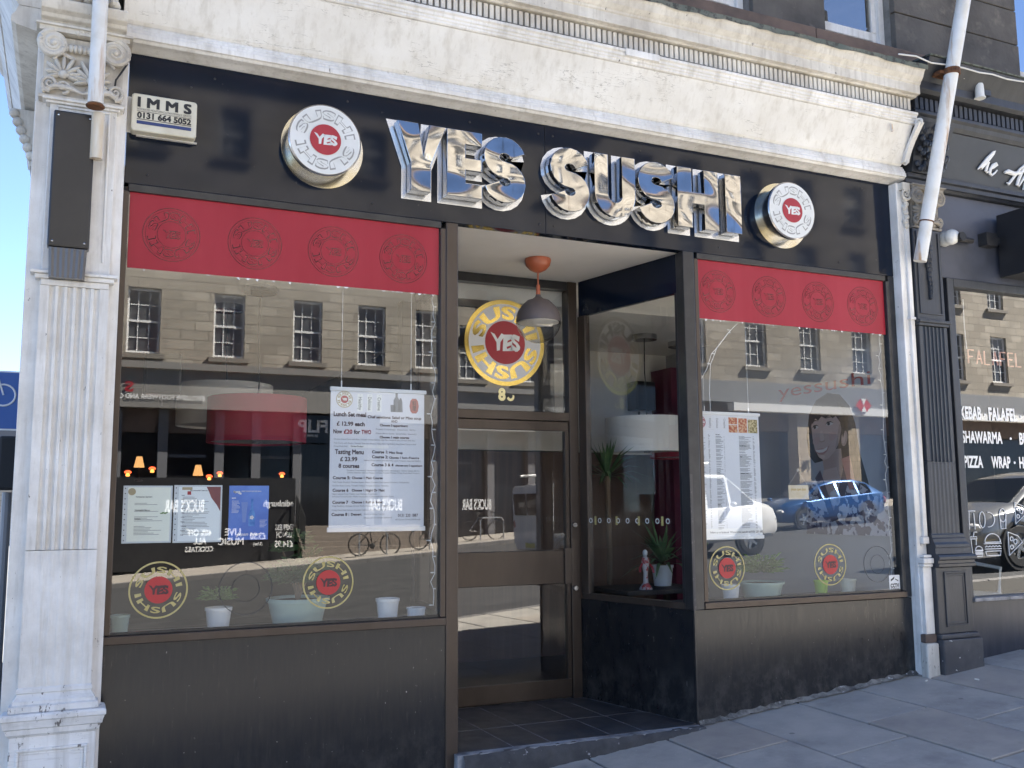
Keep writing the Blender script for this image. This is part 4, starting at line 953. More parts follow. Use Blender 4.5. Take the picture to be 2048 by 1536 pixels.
for a, b, c, d, m in ((342, 420, 466, 405, FOOD), (342, 420, 540, 472, FOOD), (428, 508, 540, 410, FOOD), (516, 602, 540, 418, FOOD2)): MB().rect(U2(a), U2(b), V2(c), V2(d), .0012, .002).build('food_picture', m, r)
k = MB(); rr = random.Random(8)
for cx0, cx1, top, bot in ((70, 135, 560, 1385), (158, 172, 560, 1380), (222, 290, 575, 1390), (295, 300, 575, 1390), (430, 540, 570, 1390), (555, 575, 570, 1390)):
    yy = top
    while yy < bot:
        L = rr.uniform(.45, 1) * (cx1 - cx0); k.rect(U2(cx0), U2(cx0 + L), V2(yy + 4), V2(yy), .0012, .0018); yy += rr.choice((8.2, 8.2, 8.2, 16))
k.build('small_print', INKG, r)
k = MB()
for px, py, s in ((222, 566, 'Starters'), (432, 660, 'Noodle Soup'), (432, 760, 'Maki'), (70, 850, 'Sushi'), (222, 900, 'Curry'), (432, 905, 'Japanese Tapas'), (70, 1150, 'Sashimi'), (222, 1180, 'Bento'), (432, 1200, 'Drinks')): text_into(k, s, U2(px), V2(py), .0075, bold=.03, z=.0024)
MB().rect(0.002, W - .002, .004, .05, .0012, .0018).build('footer_panel', WHITE_PLAIN, r)
text_into(k, 'Follow us on facebook  Where is the yessushi tel 0131 220 1887', U2(148), V2(1424), .013, w=U2(618) - U2(148), bold=.02, z=.0024); k.build('headings', INK, r)
# other small things on the right window
os_ = tag(empty('hanging_notice', (4.52, .02, 1.785), FACADE), 'small cream card hanging by a string inside the right window', 'notice')
MB().rect(-.086, .086, -.048, .048, 0, .002).build('card', MT('cream_card', (.62, .52, .36), .6, c2=(.70, .62, .48), sc=9), os_)
MB().tube([(-.08, .048, .001), (0, .145, .001), (.08, .048, .001)], .0015, 5).disc(.010, 0, .004, 14, (0, .15)).build('string', MT('string', (.4, .4, .38), .6), os_)
text_into(MB(), 'please open door', 0, .012, .018, w=.13, align='c', bold=.02, z=.0026).build('lettering', MT('ochre_ink', (.45, .30, .08), .6), os_)
ct = tag(empty('camera_notice', (5.323, -.002, 1.150), FACADE), 'small white CCTV notice at the bottom right corner of the right window', 'notice')
MB().prism([(-.047, -.055), (.047, -.055), (.05, -.05), (.05, .05), (.045, .055), (-.045, .055), (-.05, .05), (-.05, -.05)], 0, .0012, lambda u, v, w_: (u, v, w_)).build('card', WHITE_PLAIN, ct)
k = MB(); text_into(k, 'CCTV', 0, -.030, .026, w=.08, align='c', bold=.05, z=.002); text_into(k, 'IN OPERATION', 0, -.044, .008, w=.075, align='c', bold=.02, z=.002)
k.prism([(-.034, .012), (-.006, .028), (.0, .040), (-.002, .044), (-.036, .024)], .0012, .002, lambda u, v, w_: (u, v, w_)).prism([(.006, .024), (.034, .010), (.034, .018), (.008, .030)], .0012, .002, lambda u, v, w_: (u, v, w_)); k.build('print', INK, ct)
# strings of little lights down the window edges
def fairy(x, lab, z0=1.15, z1=3.0, s=3, pts=None):
    r = tag(empty('string_lights', (x, .05, z0)), lab, 'string lights', 'white strings of tiny lights inside the windows'); rr = random.Random(s); P = pts or []
    if not pts:
        z = 0
        while z < z1 - z0: P.append((rr.uniform(-.014, .014), rr.uniform(-.005, .005), z)); z += .045
    MB().tube(P, .0022, 5).build('wire', WHITE_PLAIN, r)
    k = MB()
    for i, p in enumerate(P[::2]): k.ell((p[0] + (.014 if i % 2 else -.014), p[1], p[2] + .005), (.013, .004, .004), seg=6, rings=4)
    k.build('bulbs', FACEW, r)
fairy(5.352, 'string of tiny white lights down the right edge of the right window'); fairy(1.898, 'string of tiny white lights down the right edge of the left window', s=5)
fairy(3.76, 'string of tiny white lights looping down behind the top left of the right window', pts=[(0, 0, 1.36), (.06, 0, 1.45), (.10, 0, 1.55), (.17, 0, 1.62), (.26, 0, 1.72), (.33, 0, 1.78), (.24, 0, 1.70), (.15, 0, 1.60), (.09, 0, 1.48), (.075, 0, 1.30), (.08, 0, 1.10), (.12, 0, .98)])
# ---------------------------------------------------------------- the room behind the glass
room = tag(empty('restaurant_room', (2.6, 4, .3)), kind='structure'); room['label'] = 'dim restaurant room behind the shop windows'
def rpart(mb, name, m): 
    o = mb.build(name, m, room); o.location = (-2.6, -4, -.3); return o
rpart(MB().box(-.22, 5.5, .07, 7.6, .30, .345), 'floor', FLOORIN)
rpart(MB().box(-.22, 5.5, .06, 7.6, 3.42, 3.48).box(-.2, 5.46, 1.2, 7.5, 3.20, 3.41), 'ceiling', CEIL)
rpart(MB().box(-.22, -.19, .30, 7.6, .345, 3.41), 'side_wall', CREAMW)
rpart(MB().box(5.43, 5.46, .07, 7.6, .345, 3.41), 'side_wall', MT('grey_wall', (.40, .40, .41), .6, c2=(.44, .44, .45), sc=1))
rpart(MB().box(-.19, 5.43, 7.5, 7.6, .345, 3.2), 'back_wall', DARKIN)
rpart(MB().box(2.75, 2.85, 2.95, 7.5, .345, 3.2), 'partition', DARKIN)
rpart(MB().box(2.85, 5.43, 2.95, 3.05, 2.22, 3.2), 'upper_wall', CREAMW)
rpart(MB().box(2.16, 3.40, 1.45, 1.55, 2.32, 3.2), 'transom_dark_backing', DARKIN)  # added dark sheet that makes the glass over the door look dark
rpart(MB().box(2.85, 5.43, 2.96, 3.04, .345, 2.21), 'panelling', MT('brown_panelling', (.10, .06, .045), .6, c2=(.14, .085, .06), sc=3, stretch=(6, 1, .3)))
rpart(MB().box(5.22, 5.43, 2.55, 2.9, .345, 3.02), 'column', MT('plum_column', (.12, .010, .036), .6))
rpart(MB().box(.20, 1.93, .06, .52, 1.030, 1.055).box(3.72, 5.40, .06, .52, 1.030, 1.055), 'window_shelf', MT('shelf', (.10, .10, .105), .5))
rpart(MB().box(.20, 1.93, .52, .55, .345, 1.055).box(3.72, 5.40, .52, .55, .345, 1.055), 'shelf_back', DARKIN)
# mural on the right side wall: local x runs towards the street, local y up, local z into the room
mu = tag(empty('wall_mural', (5.428, 1.28, 1.47), (pi / 2, 0, -pi / 2)), 'printed wall picture of a smiling dark-haired woman in a floral kimono under red lettering', 'mural')
Lm = 1.22
MB().rect(0, Lm, 0, 1.36, 0, .001).build('print_sheet', MT('mural_grey', (.36, .37, .40), .5, c2=(.42, .43, .46), sc=1.5), mu)
text_into(MB(), 'yessushi', .02, 1.125, .105, w=1.04, bold=.0, z=.004).build('lettering', MT('mural_red', (.36, .03, .04), .5), mu)
P2 = lambda pts, m, nm, z: MB().prism(pts, z, z + .0012, lambda u, v, w_: (u, v, w_)).build(nm, m, mu)
def oval(cx, cy, rx, ry, n=28, rot=0, sq=0): return [(cx + rx * cos(a) * cos(rot) - ry * sin(a) * sin(rot), cy + rx * cos(a) * sin(rot) + ry * sin(a) * cos(rot)) for a in [2 * pi * k / n for k in range(n)]]
HAIR = MT('print_black_hair', (.045, .043, .047), .5); SKIN = MT('print_skin', (.54, .42, .38), .55); LIP = MT('print_lip', (.42, .10, .11), .5); FLORAL = MT('print_floral', (.10, .10, .16), .5, c2=(.58, .56, .60), sc=16, lo=.48, hi=.52, det=2)
SKINS = MT('print_skin_shadow', (.42, .32, .285), .55); SKINL = MT('print_skin_light', (.60, .48, .43), .55); BLUSH = MT('print_blush', (.54, .39, .355), .55); LIPS = MT('print_lips', (.42, .25, .24), .5); EYEW = MT('print_eye_white', (.60, .57, .55), .5)
HAIR2 = MT('print_hair_sheen', (.05, .045, .045), .4, c2=(.014, .013, .015), sc=30, stretch=(1, 6, .6))
P2([(.36, .62), (.34, .78), (.38, .95), (.47, 1.06), (.60, 1.105), (.73, 1.08), (.83, .98), (.88, .84), (.91, .62), (.98, .40), (1.03, .16), (.97, .05), (.84, .22), (.74, .50), (.56, .58), (.42, .56)], HAIR, 'hair', .0015)
P2([(.62, 1.07), (.76, 1.00), (.84, .84), (.88, .60), (.94, .36), (.97, .18), (.90, .30), (.83, .55), (.79, .78), (.72, .95)], HAIR2, 'hair_sheen', .0028)
P2([(.50, .66), (.72, .66), (.73, .46), (.80, .36), (.60, .10), (.44, .34), (.53, .46)], SKINS, 'neck', .0030); P2([(.52, .50), (.66, .52), (.70, .40), (.60, .14), (.47, .34)], SKIN, 'throat', .0042)
face = [(.405, .86), (.412, .76), (.435, .665), (.475, .605), (.525, .580), (.585, .592), (.650, .640), (.705, .71), (.735, .80), (.745, .90), (.70, .99), (.58, 1.03), (.46, .98)]
P2(face, SKIN, 'face', .0056); P2(oval(.762, .735, .032, .060, rot=-.25), SKINS, 'ear', .0050); P2(oval(.758, .738, .018, .042, rot=-.25), SKIN, 'ear_inner', .0062)
P2([(.66, .665), (.705, .71), (.735, .80), (.742, .88), (.715, .84), (.69, .75)], SKINS, 'cheek_shadow', .0068); P2(oval(.455, .735, .040, .030, rot=.4), BLUSH, 'blush', .0068); P2(oval(.640, .760, .045, .032, rot=.4), BLUSH, 'blush', .0068); P2(oval(.52, .765, .022, .050, rot=.1), SKINL, 'nose_bridge', .0068); P2(oval(.515, .605, .030, .014), SKINL, 'chin_light', .0068)
P2([(.485, .735), (.50, .722), (.525, .718), (.55, .727), (.556, .740), (.54, .733), (.52, .728), (.50, .732)], SKINS, 'nose', .0080)
for cx, cy, s_ in ((.455, .842, .88), (.612, .858, 1.0)):
    P2([(cx - .040 * s_, cy - .004), (cx - .018 * s_, cy + .014), (cx + .016 * s_, cy + .015), (cx + .042 * s_, cy + .002), (cx + .018 * s_, cy - .010), (cx - .018 * s_, cy - .011)], EYEW, 'eye', .0080)
    P2(oval(cx - .008, cy + .003, .0145, .0135, 16), HAIR, 'iris', .0092); P2([(cx - .044 * s_, cy - .004), (cx - .020 * s_, cy + .020), (cx + .018 * s_, cy + .021), (cx + .050 * s_, cy + .004), (cx + .018 * s_, cy + .013), (cx - .018 * s_, cy + .012)], HAIR, 'eyelash', .0104)
    P2([(cx - .045 * s_, cy + .044), (cx, cy + .060), (cx + .052 * s_, cy + .048), (cx, cy + .052)], HAIR2, 'eyebrow', .0092)
P2([(.430, .672), (.47, .668), (.51, .672), (.55, .668), (.598, .690), (.575, .650), (.53, .622), (.485, .624), (.45, .642)], LIPS, 'mouth', .0080); P2([(.440, .666), (.48, .663), (.53, .664), (.585, .682), (.565, .655), (.525, .640), (.48, .640), (.455, .650)], MT('print_teeth', (.72, .69, .66), .4), 'teeth', .0092)
P2([(.39, .84), (.385, .92), (.44, 1.02), (.56, 1.07), (.70, 1.03), (.765, .92), (.78, .80), (.755, .74), (.735, .86), (.69, .915), (.655, .900), (.62, .925), (.575, .905), (.53, .925), (.49, .895), (.46, .915), (.43, .875), (.41, .88)], HAIR, 'fringe', .0116)
P2([(.30, .0), (.34, .35), (.46, .46), (.60, .12), (.78, .46), (.98, .34), (1.20, .12), (1.20, .0)], FLORAL, 'kimono', .0130)
P2([(.43, .44), (.49, .50), (.62, .18), (.76, .54), (.82, .48), (.63, .02)], MT('print_collar', (.12, .10, .13), .5), 'collar', .0142)
P2([(.73, .58), (.82, .60), (.87, .36), (.80, .34)], MT('print_pink', (.50, .24, .22), .5), 'sash', .0154)
k = MB(); rr = random.Random(2)
for q in range(20):
    cx, cy, R_ = rr.uniform(.36, 1.16), rr.uniform(.03, .30), rr.uniform(.018, .05)
    for j in range(5): a = 2 * pi * j / 5 + q; k.disc(R_ * .55, .0166 + .0004 * j, .0170 + .0004 * j, 12, (cx + R_ * .6 * cos(a), cy + R_ * .6 * sin(a)))
k.build('blossoms', MT('print_blossom', (.62, .62, .66), .5), mu)
# drum lampshades
def drum(x, y, z, R_, h, mat, lab, ceil=3.20):
    r = tag(empty('drum_lamp', (x, y, ceil)), lab, 'lamp', 'large drum lampshades in the room'); zz = z - ceil
    MB().lathe([(R_, zz), (R_, zz + h), (R_ - .006, zz + h), (R_ - .006, zz)], seg=40, cap=False).build('shade', mat, r, smooth=True)
    MB().lathe([(0, zz + .015), (R_ - .008, zz + .015), (R_ - .008, zz + .02), (0, zz + .02)], seg=32, cap=False).build('diffuser', SHADE_W, r)
    MB().lathe([(.0, zz + .014), (.03, zz + .012), (.03, zz), (0, zz)], seg=16, cap=False).build('finial', STEEL_ED, r)
    MB().tube([(0, 0, zz + h), (.008, 0, zz * .6), (-.006, 0, zz * .3), (0, 0, 0)], .005, 6).build('cord', RUBBER, r); MB().lathe([(0, 0), (.11, 0), (.11, -.045), (0, -.046)], seg=24, cap=False).build('ceiling_rose', STEEL_ED, r, smooth=True)
drum(1.135, 1.40, 2.135, .325, .30, SHADE_R, 'large red drum lampshade hanging behind the left window')
drum(1.02, 2.10, 2.30, .34, .30, SHADE_W, 'white drum lampshade behind the red one in the left window')
drum(4.58, 2.00, 2.16, .36, .30, SHADE_W, 'white drum lampshade seen through the side glass of the lobby')
drum(5.09, 2.20, 2.13, .30, .36, SHADE_R, 'red drum lampshade beside the white one, seen through the lobby glass')
def speaker(x, y, z, lab, h=.27):
    r = tag(empty('loudspeaker', (x, y, z)), lab, 'speaker', 'black wall loudspeakers'); MB().box(-.11, .11, -.09, .09, 0, h).build('cabinet', BLACKBOX, r, bevel=.012)
    MB().box(-.095, .095, -.096, -.09, .015, h - .015).build('grille', MT('speaker_grille', (.012, .013, .016), .8, bm=.5, bs=300), r); MB().tube([(0, .05, -.005), (0, .05, -.07), (.05, .07, -.07)], .012, 7).build('bracket', BLACK_P, r)
speaker(.52, 1.35, 2.43, 'black loudspeaker hanging at the left end of the left window', .26); speaker(5.05, 2.82, 2.62, 'black loudspeaker on the cream wall beyond the lobby glass', .28)
# warm lamps at the back
def glow(x, y, z, lab, kind=0):
    r = tag(empty('wall_lamp', (x, y, z)), lab, 'lamp', 'small lit lamps at the back of the room'); r.scale = (.58, .58, .58)
    if kind == 0:
        MB().lathe([(0, .03), (.02, .028), (.032, .0), (.03, -.02), (0, -.024)], seg=16, cap=False).build('bulb', BULB, r, smooth=True); MB().lathe([(.05, .028), (.055, .05), (.03, .07), (0, .075)], seg=18, cap=False).build('hood', BULBR, r, smooth=True)
        MB().box(-.02, .02, .06, .3, .05, .08).build('arm', BLACK_P, r)
    else:
        MB().lathe([(.085, -.09), (.045, .09)], seg=20, cap=False).build('shade', MT('lit_shade', (.8, .6, .35), .6, emit=(1.0, .50, .17), es=.10), r, smooth=True); MB().tube([(0, 0, -.09), (0, 0, -.30)], .012, 8).lathe([(.06, -.30), (.06, -.32), (0, -.32)], seg=16, cap=False).build('stand', BLACK_P, r)
for x, y, z, kk, lab in ((1.45, 5.4, 2.05, 0, 'small red and orange lit lamp at the back, left of the menu banner'), (.72, 4.6, 2.06, 0, 'small orange lit lamp above the cream menu sheet'), (.62, 4.9, 2.16, 1, 'lit cone-shaded lamp above the cream menu sheet'), (.50, 4.5, 2.02, 0, 'leftmost small orange lamp behind the left window'), (1.16, 4.8, 2.08, 1, 'lit cone-shaded lamp above the blue poster'), (1.28, 4.9, 2.0, 0, 'small orange lit lamp just right of the blue poster'), (2.06, 5.2, 2.04, 0, 'small red-orange lit lamp between the blue poster and the banner')):
    glow(x, y, z, lab, kk)
# ---------------------------------------------------------------- pots on the window shelves
def leafy(mb, c, R_, n, L, rr, up=.5, wid=.35):
    for q in range(n):
        a = rr.uniform(0, 2 * pi); e = rr.uniform(-.2, 1.2) * up + .25; d = Vector((cos(a) * cos(e), sin(a) * cos(e), sin(e))); s = d.cross(Vector((0, 0, 1))).normalized(); l_ = L * rr.uniform(.6, 1.1); b = Vector(c) + d * R_ * rr.uniform(.1, 1)
        w_ = l_ * wid / 2; tp = b + d * l_ - Vector((0, 0, l_ * .25)); m = b + d * l_ * .5 + Vector((0, 0, l_ * .06))
        mb.add([b, m + s * w_, tp, m - s * w_], [(0, 1, 2), (0, 2, 3)])
def pot(x, y, z, R_, h, mat, lab, plant='bush', pr=.09, n=90, leaf=.05, taper=.78, stem=0):
    r = tag(empty('potted_plant' if plant else 'plant_pot', (x, y, z)), lab, 'plant' if plant else 'pot', 'pots on the window shelves'); rr = random.Random(int(x * 1000))
    MB().lathe([(0, 0), (R_ * taper, 0), (R_ * .97, h * .86), (R_ * 1.04, h * .87), (R_ * 1.05, h), (R_ * .95, h), (R_ * .93, h * .88), (0, h * .88)], seg=28, cap=False).build('pot', mat, r, smooth=True)
    MB().lathe([(0, h * .9), (R_ * .93, h * .9)], seg=20, cap=False).build('soil', SOIL, r)
    k = MB()
    if plant == 'bush': leafy(k, (0, 0, h + pr * .4), pr, n, leaf, rr); k.build('foliage', LEAF, r)
    if plant == 'jade':
        st = MB(); 
        for (dx, dz) in ((0, .30), (.05, .22), (-.07, .25), (-.03, .16), (.08, .15)):
            st.tube([(0, 0, h * .9), (dx * .5, rr.uniform(-.02, .02), h + dz * .5), (dx * 1.2, rr.uniform(-.03, .03), h + dz)], [.010, .008, .005], 6); leafy(k, (dx * 1.2, 0, h + dz), .04, 46, .085, rr, .6, .5)
        leafy(k, (-.03, 0, h + .08), .13, 260, .075, rr, .5, .5)
        st.build('stem', STEM, r); k.build('foliage', LEAFD, r)
    if plant == 'palm':
        MB().tube([(0, 0, h * .8), (.01, 0, h + stem * .5), (0, 0, h + stem)], [.028, .024, .02], 8).build('trunk', STEM, r)
        for q in range(48):
            a = rr.uniform(0, 2 * pi); e = rr.uniform(-.1, 1.35); d = Vector((cos(a) * cos(e), sin(a) * cos(e), sin(e))); s = d.cross(Vector((0, 0, 1))).normalized(); b = Vector((0, 0, h + stem)); L = rr.uniform(.28, .42); m = b + d * L * .55; t_ = b + d * L - Vector((0, 0, .10 * cos(e)))
            k.add([b - s * .008, b + s * .008, m + s * .014, m - s * .014, t_], [(0, 1, 2, 3), (3, 2, 4)])
        k.build('foliage', LEAFD, r)
SZ = 1.055
pot(.275, .26, SZ, .045, .11, POTG, 'small pale green pot at the far left end of the left window shelf', None)
pot(.762, .26, SZ, .068, .125, POTW, 'white pot with bright green herbs between the two gold stickers', 'bush', .085, 260, .045)
pot(1.19, .29, SZ, .165, .155, POTG, 'big pale green pot with a leafy plant behind the gold sticker', 'jade')
pot(1.700, .26, SZ, .066, .13, POTW, 'plain white pot below the hanging lunch menu banner', None)
pot(1.875, .27, SZ, .055, .07, POTW, 'low white pot at the right end of the left window shelf', None, taper=.9)
pot(4.14, .3, SZ, .06, .11, POTW, 'white pot to the right of the price list banner foot', None)
pot(4.40, .3, SZ, .15, .12, POTG, 'wide pale green pot with leaves in the middle of the right window shelf', 'bush', .15, 300, .075)
pot(4.93, .3, SZ, .05, .11, POTLIME, 'lime green pot on the right window shelf', None)
pot(5.18, .3, SZ, .06, .11, MT('cream_pot', (.60, .60, .50), .4), 'cream pot next to the camera notice', None)
# seen through the lobby glass
tb = tag(empty('side_table', (4.12, 1.30, .345)), 'dark low table with plants behind the lobby glass', 'table')
MB().box(-.36, .36, -.28, .28, .70, .735).build('top', DARKIN, tb, bevel=.006)
for sx in (-.32, .32):
    for sy in (-.24, .24): MB().box(sx - .02, sx + .02, sy - .02, sy + .02, 0, .70).build('leg', DARKIN, tb)
pot(4.28, 1.35, 1.08, .085, .16, POTW, 'white pot with arching leaves on the table behind the lobby glass', 'palm', stem=.02)
pot(4.03, 1.75, .345, .12, .25, POTG, 'tall palm with a bare trunk behind the lobby glass', 'palm', stem=1.35)
fg = tag(empty('figurine', (3.98, 1.12, 1.08)), 'small white and red standing figurine on the table behind the lobby glass', 'ornament')
MB().lathe([(0, 0), (.052, .0), (.046, .012), (.02, .05), (.016, .12), (.024, .16), (.03, .20), (.024, .235), (.01, .245), (0, .246)], seg=18, cap=False).build('robe', MT('figurine_robe', (.55, .50, .48), .4, c2=(.40, .04, .04), sc=22, lo=.5, hi=.54), fg, smooth=True)
MB().ell((0, 0, .268), (.020, .020, .026)).build('head', FACEW, fg, smooth=True); MB().tube([(.02, 0, .2), (.055, -.01, .16), (.06, -.02, .12)], .008, 6).tube([(-.02, 0, .2), (-.055, -.01, .16), (-.06, -.02, .13)], .008, 6).build('arms', RED_D, fg)
va = tag(empty('glass_vase', (4.40, 1.02, 1.08)), 'ribbed clear vase with tall stems behind the lobby glass', 'vase')
MB().lathe([(0, 0), (.032, 0), (.03, .05), (.05, .17), (.056, .175), (.046, .17), (.026, .05), (0, .02)], seg=20, cap=False).build('vase', MT('vase_glass', (.55, .58, .58), .1), va, smooth=True)
k = MB()
for q in range(5): k.tube([(0, 0, .03), (.02 * (q - 2), 0, .2), (.04 * (q - 2), 0, .34)], .004, 5)
k.build('stems', LEAFD, va)
# row of little round decals along the lobby glass
dc = tag(empty('decal_row', (3.51, .555, 1.60), (pi / 2, 0, math.atan2(1.06, -.23) + pi)), 'row of small pale and gold ring decals along the lobby side glass', 'decal')
k = MB(); k2 = MB()
for q in range(9): MB().ring(.012, .018, .004, .005, 20, (-.40 + q * .095, 0)).build('ring', FACEW, dc)
for q in range(4): MB().rect(-.36 + q * .22, -.34 + q * .22, -.03, .03, .004, .005).build('gold_bar', GOLD_M, dc)
# ---------------------------------------------------------------- neighbouring dark shopfront on the right
nei = tag(empty('takeaway_shopfront', (7.5, 0, .6)), 'dark slate-blue shopfront with fluted pilaster and lettered window, right of the sushi shop', 'shopfront')
def npart(mb, name, m, parent=None, **kw):
    o = mb.build(name, m, parent or nei, **kw)
    if not parent: o.location = (-7.5, 0, -.6)
    return o
NX0, NX1 = 5.562, 9.6
npl = npart(MB().box(5.564, 5.90, -.075, .25, .3, 4.06), 'pilaster', NAVY2)
fluted(5.575, 5.852, -.125, -.075, 2.00, 2.985, 6, .016, .026, NAVY2, npl)
fluted(5.575, 5.852, -.125, -.075, 1.49, 1.997, 6, .003, .026, NAVY2, npl, 'reeded_shaft')
MB().box(5.566, 5.868, -.137, -.075, 2.99, 3.012).box(5.563, 5.878, -.148, -.075, 3.012, 3.035).build('necking', NAVY2, npl, bevel=.004)
MB().box(5.575, 5.852, -.118, -.075, 3.036, 3.72).build('upper_shaft', NAVY2, npl, bevel=.004)
k = MB().box(5.600, 5.610, -.126, -.117, 3.09, 3.70).box(5.817, 5.827, -.126, -.117, 3.09, 3.70).box(5.60, 5.827, -.126, -.117, 3.08, 3.09)
rr = random.Random(9)
for q in range(13):
    for s in (-1, 1): k.ell((5.713 + s * .018 * (1 - q / 16) + rr.uniform(-.006, .006), -.125, 3.62 - q * .034), (.022 * (1 - q / 18), .016, .024), seg=8, rings=5)
k.build('fruit_drop', NAVY2, npl, smooth=True)
capital(npl, 5.575, 5.885, -.115, 3.748, 4.050, GREYSTONE)
stack2 = lambda prof, x0, x1, nm: MB().add(*(lambda P: ([p for g, z in P for p in ((x0, -.07, z), (x0, -.125 - g, z), (x1 + g, -.125 - g, z), (x1 + g, -.07, z))],
            [(i * 4 + j, i * 4 + j + 1, i * 4 + 5 + j, i * 4 + 4 + j) for i in range(len(P) - 1) for j in range(3)] + [(0, 1, 2, 3), tuple(4 * (len(P) - 1) + j for j in range(4))]))(prof)).build(nm, NAVY2, npl, smooth=True, angle=28)
stack2([(.002, 1.49), (.008, 1.482), (.010, 1.462), (.018, 1.455), (.022, 1.43), (.034, 1.415), (.036, 1.395), (.030, 1.39), (.034, 1.35), (.056, 1.342), (.064, 1.33), (.064, 1.312), (.052, 1.304), (.050, 1.285), (.058, 1.28), (.056, 1.262), (.040, 1.256)], 5.564, 5.870, 'shaft_base')
MB().box(5.564, 5.905, -.150, -.07, .80, 1.255).build('pedestal', NAVY2, npl, bevel=.004)
k = MB()
for a, d in ((0, .010), (.018, .004)):
    x0, x1, z0, z1 = 5.635 + a, 5.850 - a, .845 + a, 1.225 - a
    for q in ((x0, x1, z1 - .014, z1), (x0, x1, z0, z0 + .014), (x0, x0 + .014, z0 + .014, z1 - .014), (x1 - .014, x1, z0 + .014, z1 - .014)): k.box(q[0], q[1], -.150 - d, -.149, q[2], q[3])
k.build('pedestal_panel', NAVY2, npl, bevel=.003)
MB().box(5.562, 5.945, -.185, -.07, .50, .762).box(5.564, 5.93, -.170, -.07, .763, .799).build('plinth', MT('chipped_dark_plinth', (.042, .044, .052), .6, c2=(.065, .066, .072), sc=8, c3=(.55, .55, .54), sc3=20, lo3=.66, hi3=.68), npl, bevel=.010)
# jamb, window, riser
npart(MB().box(5.901, 5.975, -.01, .1, .6, 3.40), 'jamb_recess', BLACK_P)
npart(MB().box(5.976, 6.045, -.045, .1, .98, 3.40), 'side_frame', NAVY2, bevel=.005)
npart(MB().box(6.046, NX1, -.045, .1, 3.335, 3.40), 'head_frame', NAVY2, bevel=.005)
npart(MB().box(6.03, NX1, -.07, .1, .99, 1.018), 'sill_frame', MT('worn_grey_sill', (.30, .30, .31), .5, c2=(.12, .12, .13), sc=12), bevel=.005)
npart(MB().prism([(5.946, .35), (NX1, .5), (NX1, .988), (5.946, .988)], -.03, .1, lambda u, v, w_: (u, w_, v)), 'stall_riser', MT('blue_black_riser', (.018, .024, .040), .3, c2=(.035, .040, .055), sc=5, stretch=(3, 1, .5), c3=(.5, .5, .5), sc3=24, lo3=.75, hi3=.77))
o = pane('pane', 6.046, NX1, 0, 1.018, 3.335, nei, glass_mat('takeaway_glass', .19, wob=.03)); o.location = (-7.5, 0, -.6)
npart(MB().box(5.89, NX1, -.03, .1, 3.402, 4.055), 'upper_panel', MT('blue_grey_panel', (.066, .073, .098), .4, c2=(.045, .05, .066), sc=3))
npart(MB().profx([(.1, 4.06), (-.06, 4.06), (-.075, 4.075), (-.09, 4.08), (-.09, 4.11), (-.11, 4.12), (-.11, 4.15), (.1, 4.15)], 5.565, NX1), 'architrave', NAVY2, bevel=.002)
npart(MB().profx([(.1, 4.152), (-.08, 4.152), (-.16, 4.50), (.1, 4.50)], 5.95, NX1), 'sign_board', MT('charcoal_sign_board', (.032, .036, .042), .38, c2=(.040, .044, .050), sc=3))
npart(MB().profx([(.1, 4.502), (-.17, 4.502), (-.19, 4.53), (-.20, 4.56), (-.22, 4.575), (-.22, 4.60), (.1, 4.60)], 5.565, NX1), 'bed_moulding', NAVY2, bevel=.002)
nd = npart(MB().profx([(.1, 4.602), (-.17, 4.602), (-.17, 4.72), (.1, 4.72)], 5.565, NX1), 'dentil_course', BLACK_P)
dm2 = MB().box(-.0165, .0165, -.205, -.165, 4.612, 4.705).mesh('dentil'); dm2.materials.append(NAVY2)
for q in range(78): o = put('dentil', dm2, None, nd); o.location.x = 5.60 + q * .051
npart(MB().profx([(.1, 4.722), (-.24, 4.722), (-.27, 4.74), (-.27, 4.80), (-.30, 4.84), (-.36, 4.91), (-.37, 4.945), (.1, 4.96)], 5.575, NX1), 'cornice', NAVY2, bevel=.002)
npart(MB().profx([(.1, 4.962), (-.38, 4.948), (-.385, 4.956), (.1, 5.0)], 5.57, NX1), 'lead_flashing', LEAD)
k = MB().profx([(.1, 4.155), (-.12, 4.155), (-.135, 4.20), (-.15, 4.30), (-.21, 4.42), (-.24, 4.50), (.1, 4.50)], 5.60, 5.93)
for q in range(40): k.ell((rr.uniform(5.62, 5.91), 0, 0), (0.001, .001, .001), seg=3, rings=2) if False else k.ell((5.63 + .26 * ((q * 7) % 10) / 9, -.15 - .06 * (q // 10) / 3 - .01 * (q % 3), 4.20 + .27 * (q // 10) / 3 + rr.uniform(-.03, .03)), (.022, .022, .028), seg=8, rings=5)
npart(k, 'console', NAVY2, smooth=True)
# neighbour's interior
npart(MB().box(5.6, NX1, 2.6, 2.65, .5, 3.4).box(NX1, NX1 + .05, .1, 2.6, .5, 3.4), 'inner_wall', DARKIN); npart(MB().box(5.6, NX1, .12, 2.6, .5, .56), 'inner_floor', FLOORIN); npart(MB().box(5.6, NX1, .12, 2.6, 3.36, 3.4), 'inner_ceiling', DARKIN)
